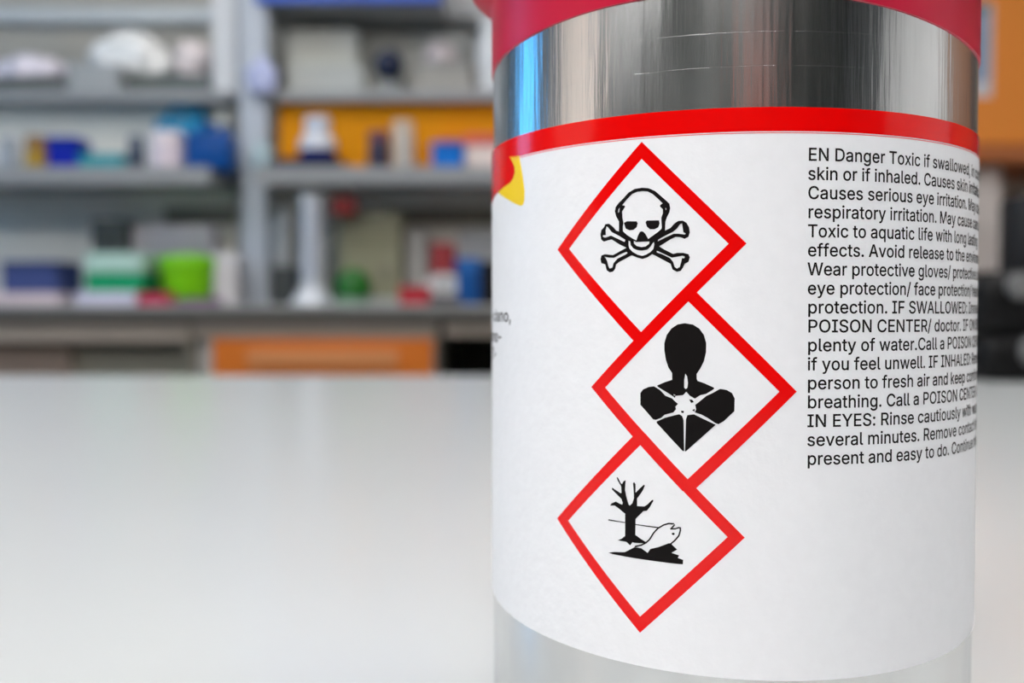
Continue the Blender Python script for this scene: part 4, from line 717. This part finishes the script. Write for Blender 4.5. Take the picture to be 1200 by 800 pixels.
# dark red clip box hanging under the lower shelf
cx, wd, h = span(388, 416, 230, 2.66, at(0, 251, 2.66)[1])
t = thing('glove_clip', 'dark red holder fixed under the lower shelf', 'holder', (cx, 2.68, ZSB - 0.033))
obj('holder_box', box(-wd / 2, wd / 2, -0.02, 0.02, at(0, 251, 2.66)[1] - (ZSB - 0.033), at(0, 230, 2.66)[1] - (ZSB - 0.033), 0.004), mat('dark_red_plastic', (132, 6, 10), 0.4), t)
obj('hanger', box(-wd * 0.15, wd * 0.15, -0.005, 0.005, at(0, 231, 2.66)[1] - (ZSB - 0.033), 0), m_dk2, t)
instrument('bench_instrument', 'tall olive grey casing behind the green domed lid on the worktop', 396, 470, 249, 2.73, ZI, 0.11, (148, 148, 122), (140, 140, 114))
# green dome
cx, wd, h = span(388, 431, 312, 2.62, ZI + 0.03)
t = thing('dome_jar', 'green domed jar on a pale foot in front of the olive casing', 'jar', (cx, 2.68, ZI))
r = wd / 2
obj('jar_foot', lathe([(r * 0.95, 0), (r * 0.95, 0.024), (r * 0.8, 0.03)], 40), mat('pale_green_plastic', (150, 182, 160), 0.4), t, 40)
obj('dome', lathe([(r, 0.03)] + [(r * math.cos(k / 10 * 1.5), 0.03 + h * 0.25 + h * 0.75 * math.sin(k / 10 * 1.5)) for k in range(11)], 40), mat('deep_green_plastic', (0, 100, 2), 0.4), t, 60)
tray('tray', 'low pale grey tray beside the green domed jar', 434, 466, 349, 2.56, ZI, 0.1, (190, 194, 188))
carton('storage_box', 'dull red box on the worktop beside the dark tape stand', 468, 502, 335, 2.56, ZI, 0.07, (192, 46, 60), (176, 50, 62), 0.3)
cx, wd, h = span(494, 540, 320, 2.60, ZI); hb = at(0, 345, 2.60)[1] - ZI; r = wd * 0.46
t = thing('tape_dispenser', 'white tape roll on a dark stand beside the dull red box', 'tape dispenser', (cx + 0.004, 2.64, ZI))
obj('stand', box(-wd * 0.42, wd * 0.42, -0.03, 0.03, 0, hb, 0.006, 3), mat('dark_plum_plastic', (70, 66, 74), 0.4), t)
ro = obj('tape_roll', lathe([(r * 0.5, -0.014), (r, -0.014), (r, 0.014), (r * 0.5, 0.014), (r * 0.5, -0.014)], 40, caps=False), mat('white_tape', (226, 228, 228), 0.4), t, 40)
ro.scale = (1, 1, 1); ro.rotation_euler = (R_(90), 0, 0); ro.scale = (1.0, h * 0.55 / r / 1.0 if r > 0 else 1, 1); ro.location = (0, 0, hb + (h - hb) * 0.5)
ro.scale = (1, (h - hb) / (2 * r), 1)
jar('reagent_bottle', 'pale bottle with dull red cap behind the white tape roll', 500, 536, 284, 2.72, ZI, (190, 190, 186), (176, 72, 74), 0.5, 0.75)
carton('storage_box', 'blue box on the worktop next to the black case', 535, 562, 302, 2.62, ZI, 0.12, (30, 92, 166), (44, 104, 176), 0.3)
carton('equipment_case', 'black case at the worktop edge beside the aluminium bottle', 563, 640, 306, 2.56, ZI, 0.16, (20, 22, 28), (26, 28, 36), 0.3, cat='case')
carton('storage_box', 'pale grey carton at the back of the worktop, left of the red-capped bottle', 478, 500, 268, 2.76, ZI, 0.08, (176, 176, 172), None)
carton('storage_box', 'wide grey white carton at the back of the worktop behind the blue box', 538, 640, 270, 2.76, ZI, 0.08, (178, 178, 176), (170, 170, 168), 0.3)

# ------------------------------------------------------------------ right edge: orange cupboard with a notice, black instrument
yc = 2.85
x0 = at(1060, 0, yc)[0]; x1 = at(1330, 0, yc)[0]; zl_ = at(600, 168, yc)[1]
t = thing('wall_cupboard', 'orange wall cupboard with a paper notice, at the right edge', 'cupboard', ((x0 + x1) / 2, 3.05, zl_))
obj('cupboard_body', T(t, x0, x1, yc + 0.02, YF, zl_ - 0.0, zl_ + 0.7, 0.003), m_cream, t)
dd = obj('cupboard_door', T(t, x0, x1, yc, yc + 0.019, zl_, zl_ + 0.7, 0.003), m_orange, t)
obj('handle', tube([(0.1, yc - 3.05, 0.05), (0.1, yc - 3.075, 0.05), (0.2, yc - 3.075, 0.05), (0.2, yc - 3.05, 0.05)], 0.004), m_metal, dd, 60)
obj('base_rail', T(t, x0, x1, yc + 0.005, YF, at(600, 188, yc)[1], zl_ - 0.001, 0.002), mat('dull_orange_rail', (190, 112, 62), 0.5), t)
nx0, nz1 = at(1118, 4, yc); nx1, nz0 = at(1162, 114, yc)
t = thing('paper_notice', 'white paper notice with teal heading and blue grey picture on the orange cupboard', 'notice', ((nx0 + nx1) / 2, yc - 0.001, nz0))
hw, hh = (nx1 - nx0) / 2, nz1 - nz0
obj('sheet', box(-hw, hw, -0.001, 0.0005, 0, hh), mat('notice_paper', (222, 220, 224), 0.6), t)
obj('picture', box(-hw * 0.86, hw * 0.80, -0.0016, -0.001, hh * 0.17, hh * 0.86), mat('blue_grey_print', (150, 170, 198), 0.6, var=0.15, scale=12), t)
obj('heading', box(-hw * 0.86, hw * 0.80, -0.0016, -0.001, hh * 0.88, hh * 0.985), mat('teal_print', (30, 112, 140), 0.6), t)

struct(obj('trim_1', box(at(1120, 300, 2.92)[0], at(1174, 300, 2.92)[0], 2.92, YF, 0, at(600, 188, yc)[1] - 0.001, 0.01), mat('pale_column_paint', (226, 219, 215), 0.7)))
xi, zi = at(1180, 437, 1.22)
t = thing('bench_instrument', 'black rounded instrument with grey discs for its sheen on the bench behind the bottle', 'instrument', (xi, 1.22, BENCH_Z))
m_blk = mat('black_plastic', (14, 14, 15), 0.5, spec=0.2)
sc = 1.22 / FPX
def I(px_, py_): a = at(px_, py_, 1.22); return a[0] - xi, a[1] - BENCH_Z
xa, zt = I(1128, 318); xb, _ = I(1262, 318)
obj('base', box(xa + 0.004, xb, -0.05, 0.07, 0, 0.055, 0.020, 4), m_blk, t, 50)
obj('head', box(xa, xb, -0.045, 0.07, 0.050, zt, 0.024, 4), m_blk, t, 50)
xc, zc = I(1196, 226); xd, _ = I(1250, 226)
obj('arm', box(xc, xd, 0.0, 0.06, zt - 0.01, zc, 0.010, 3), mat('dark_grey_plastic', (36, 37, 39), 0.5, spec=0.25), t, 50)
for (a, b, rr) in ((1188, 409, 0.019), (1172, 336, 0.015)):
    cx_, cz_ = I(a, b)
    k = obj('dial_sheen_disc', lathe([(rr, 0), (rr, 0.008), (rr * 0.9, 0.011), (rr * 0.3, 0.011)], 32), mat('grey_sheen', (112, 112, 112), 0.5), t, 40)  # grey discs stand for the sheen on the black casing
    k.rotation_euler = (R_(90), 0, 0); k.location = (cx_, -0.045 if b < 400 else -0.05, cz_)
bpy.context.view_layer.update()
if __name__ == '__main__': print('TEXT SCALES', SCALES)
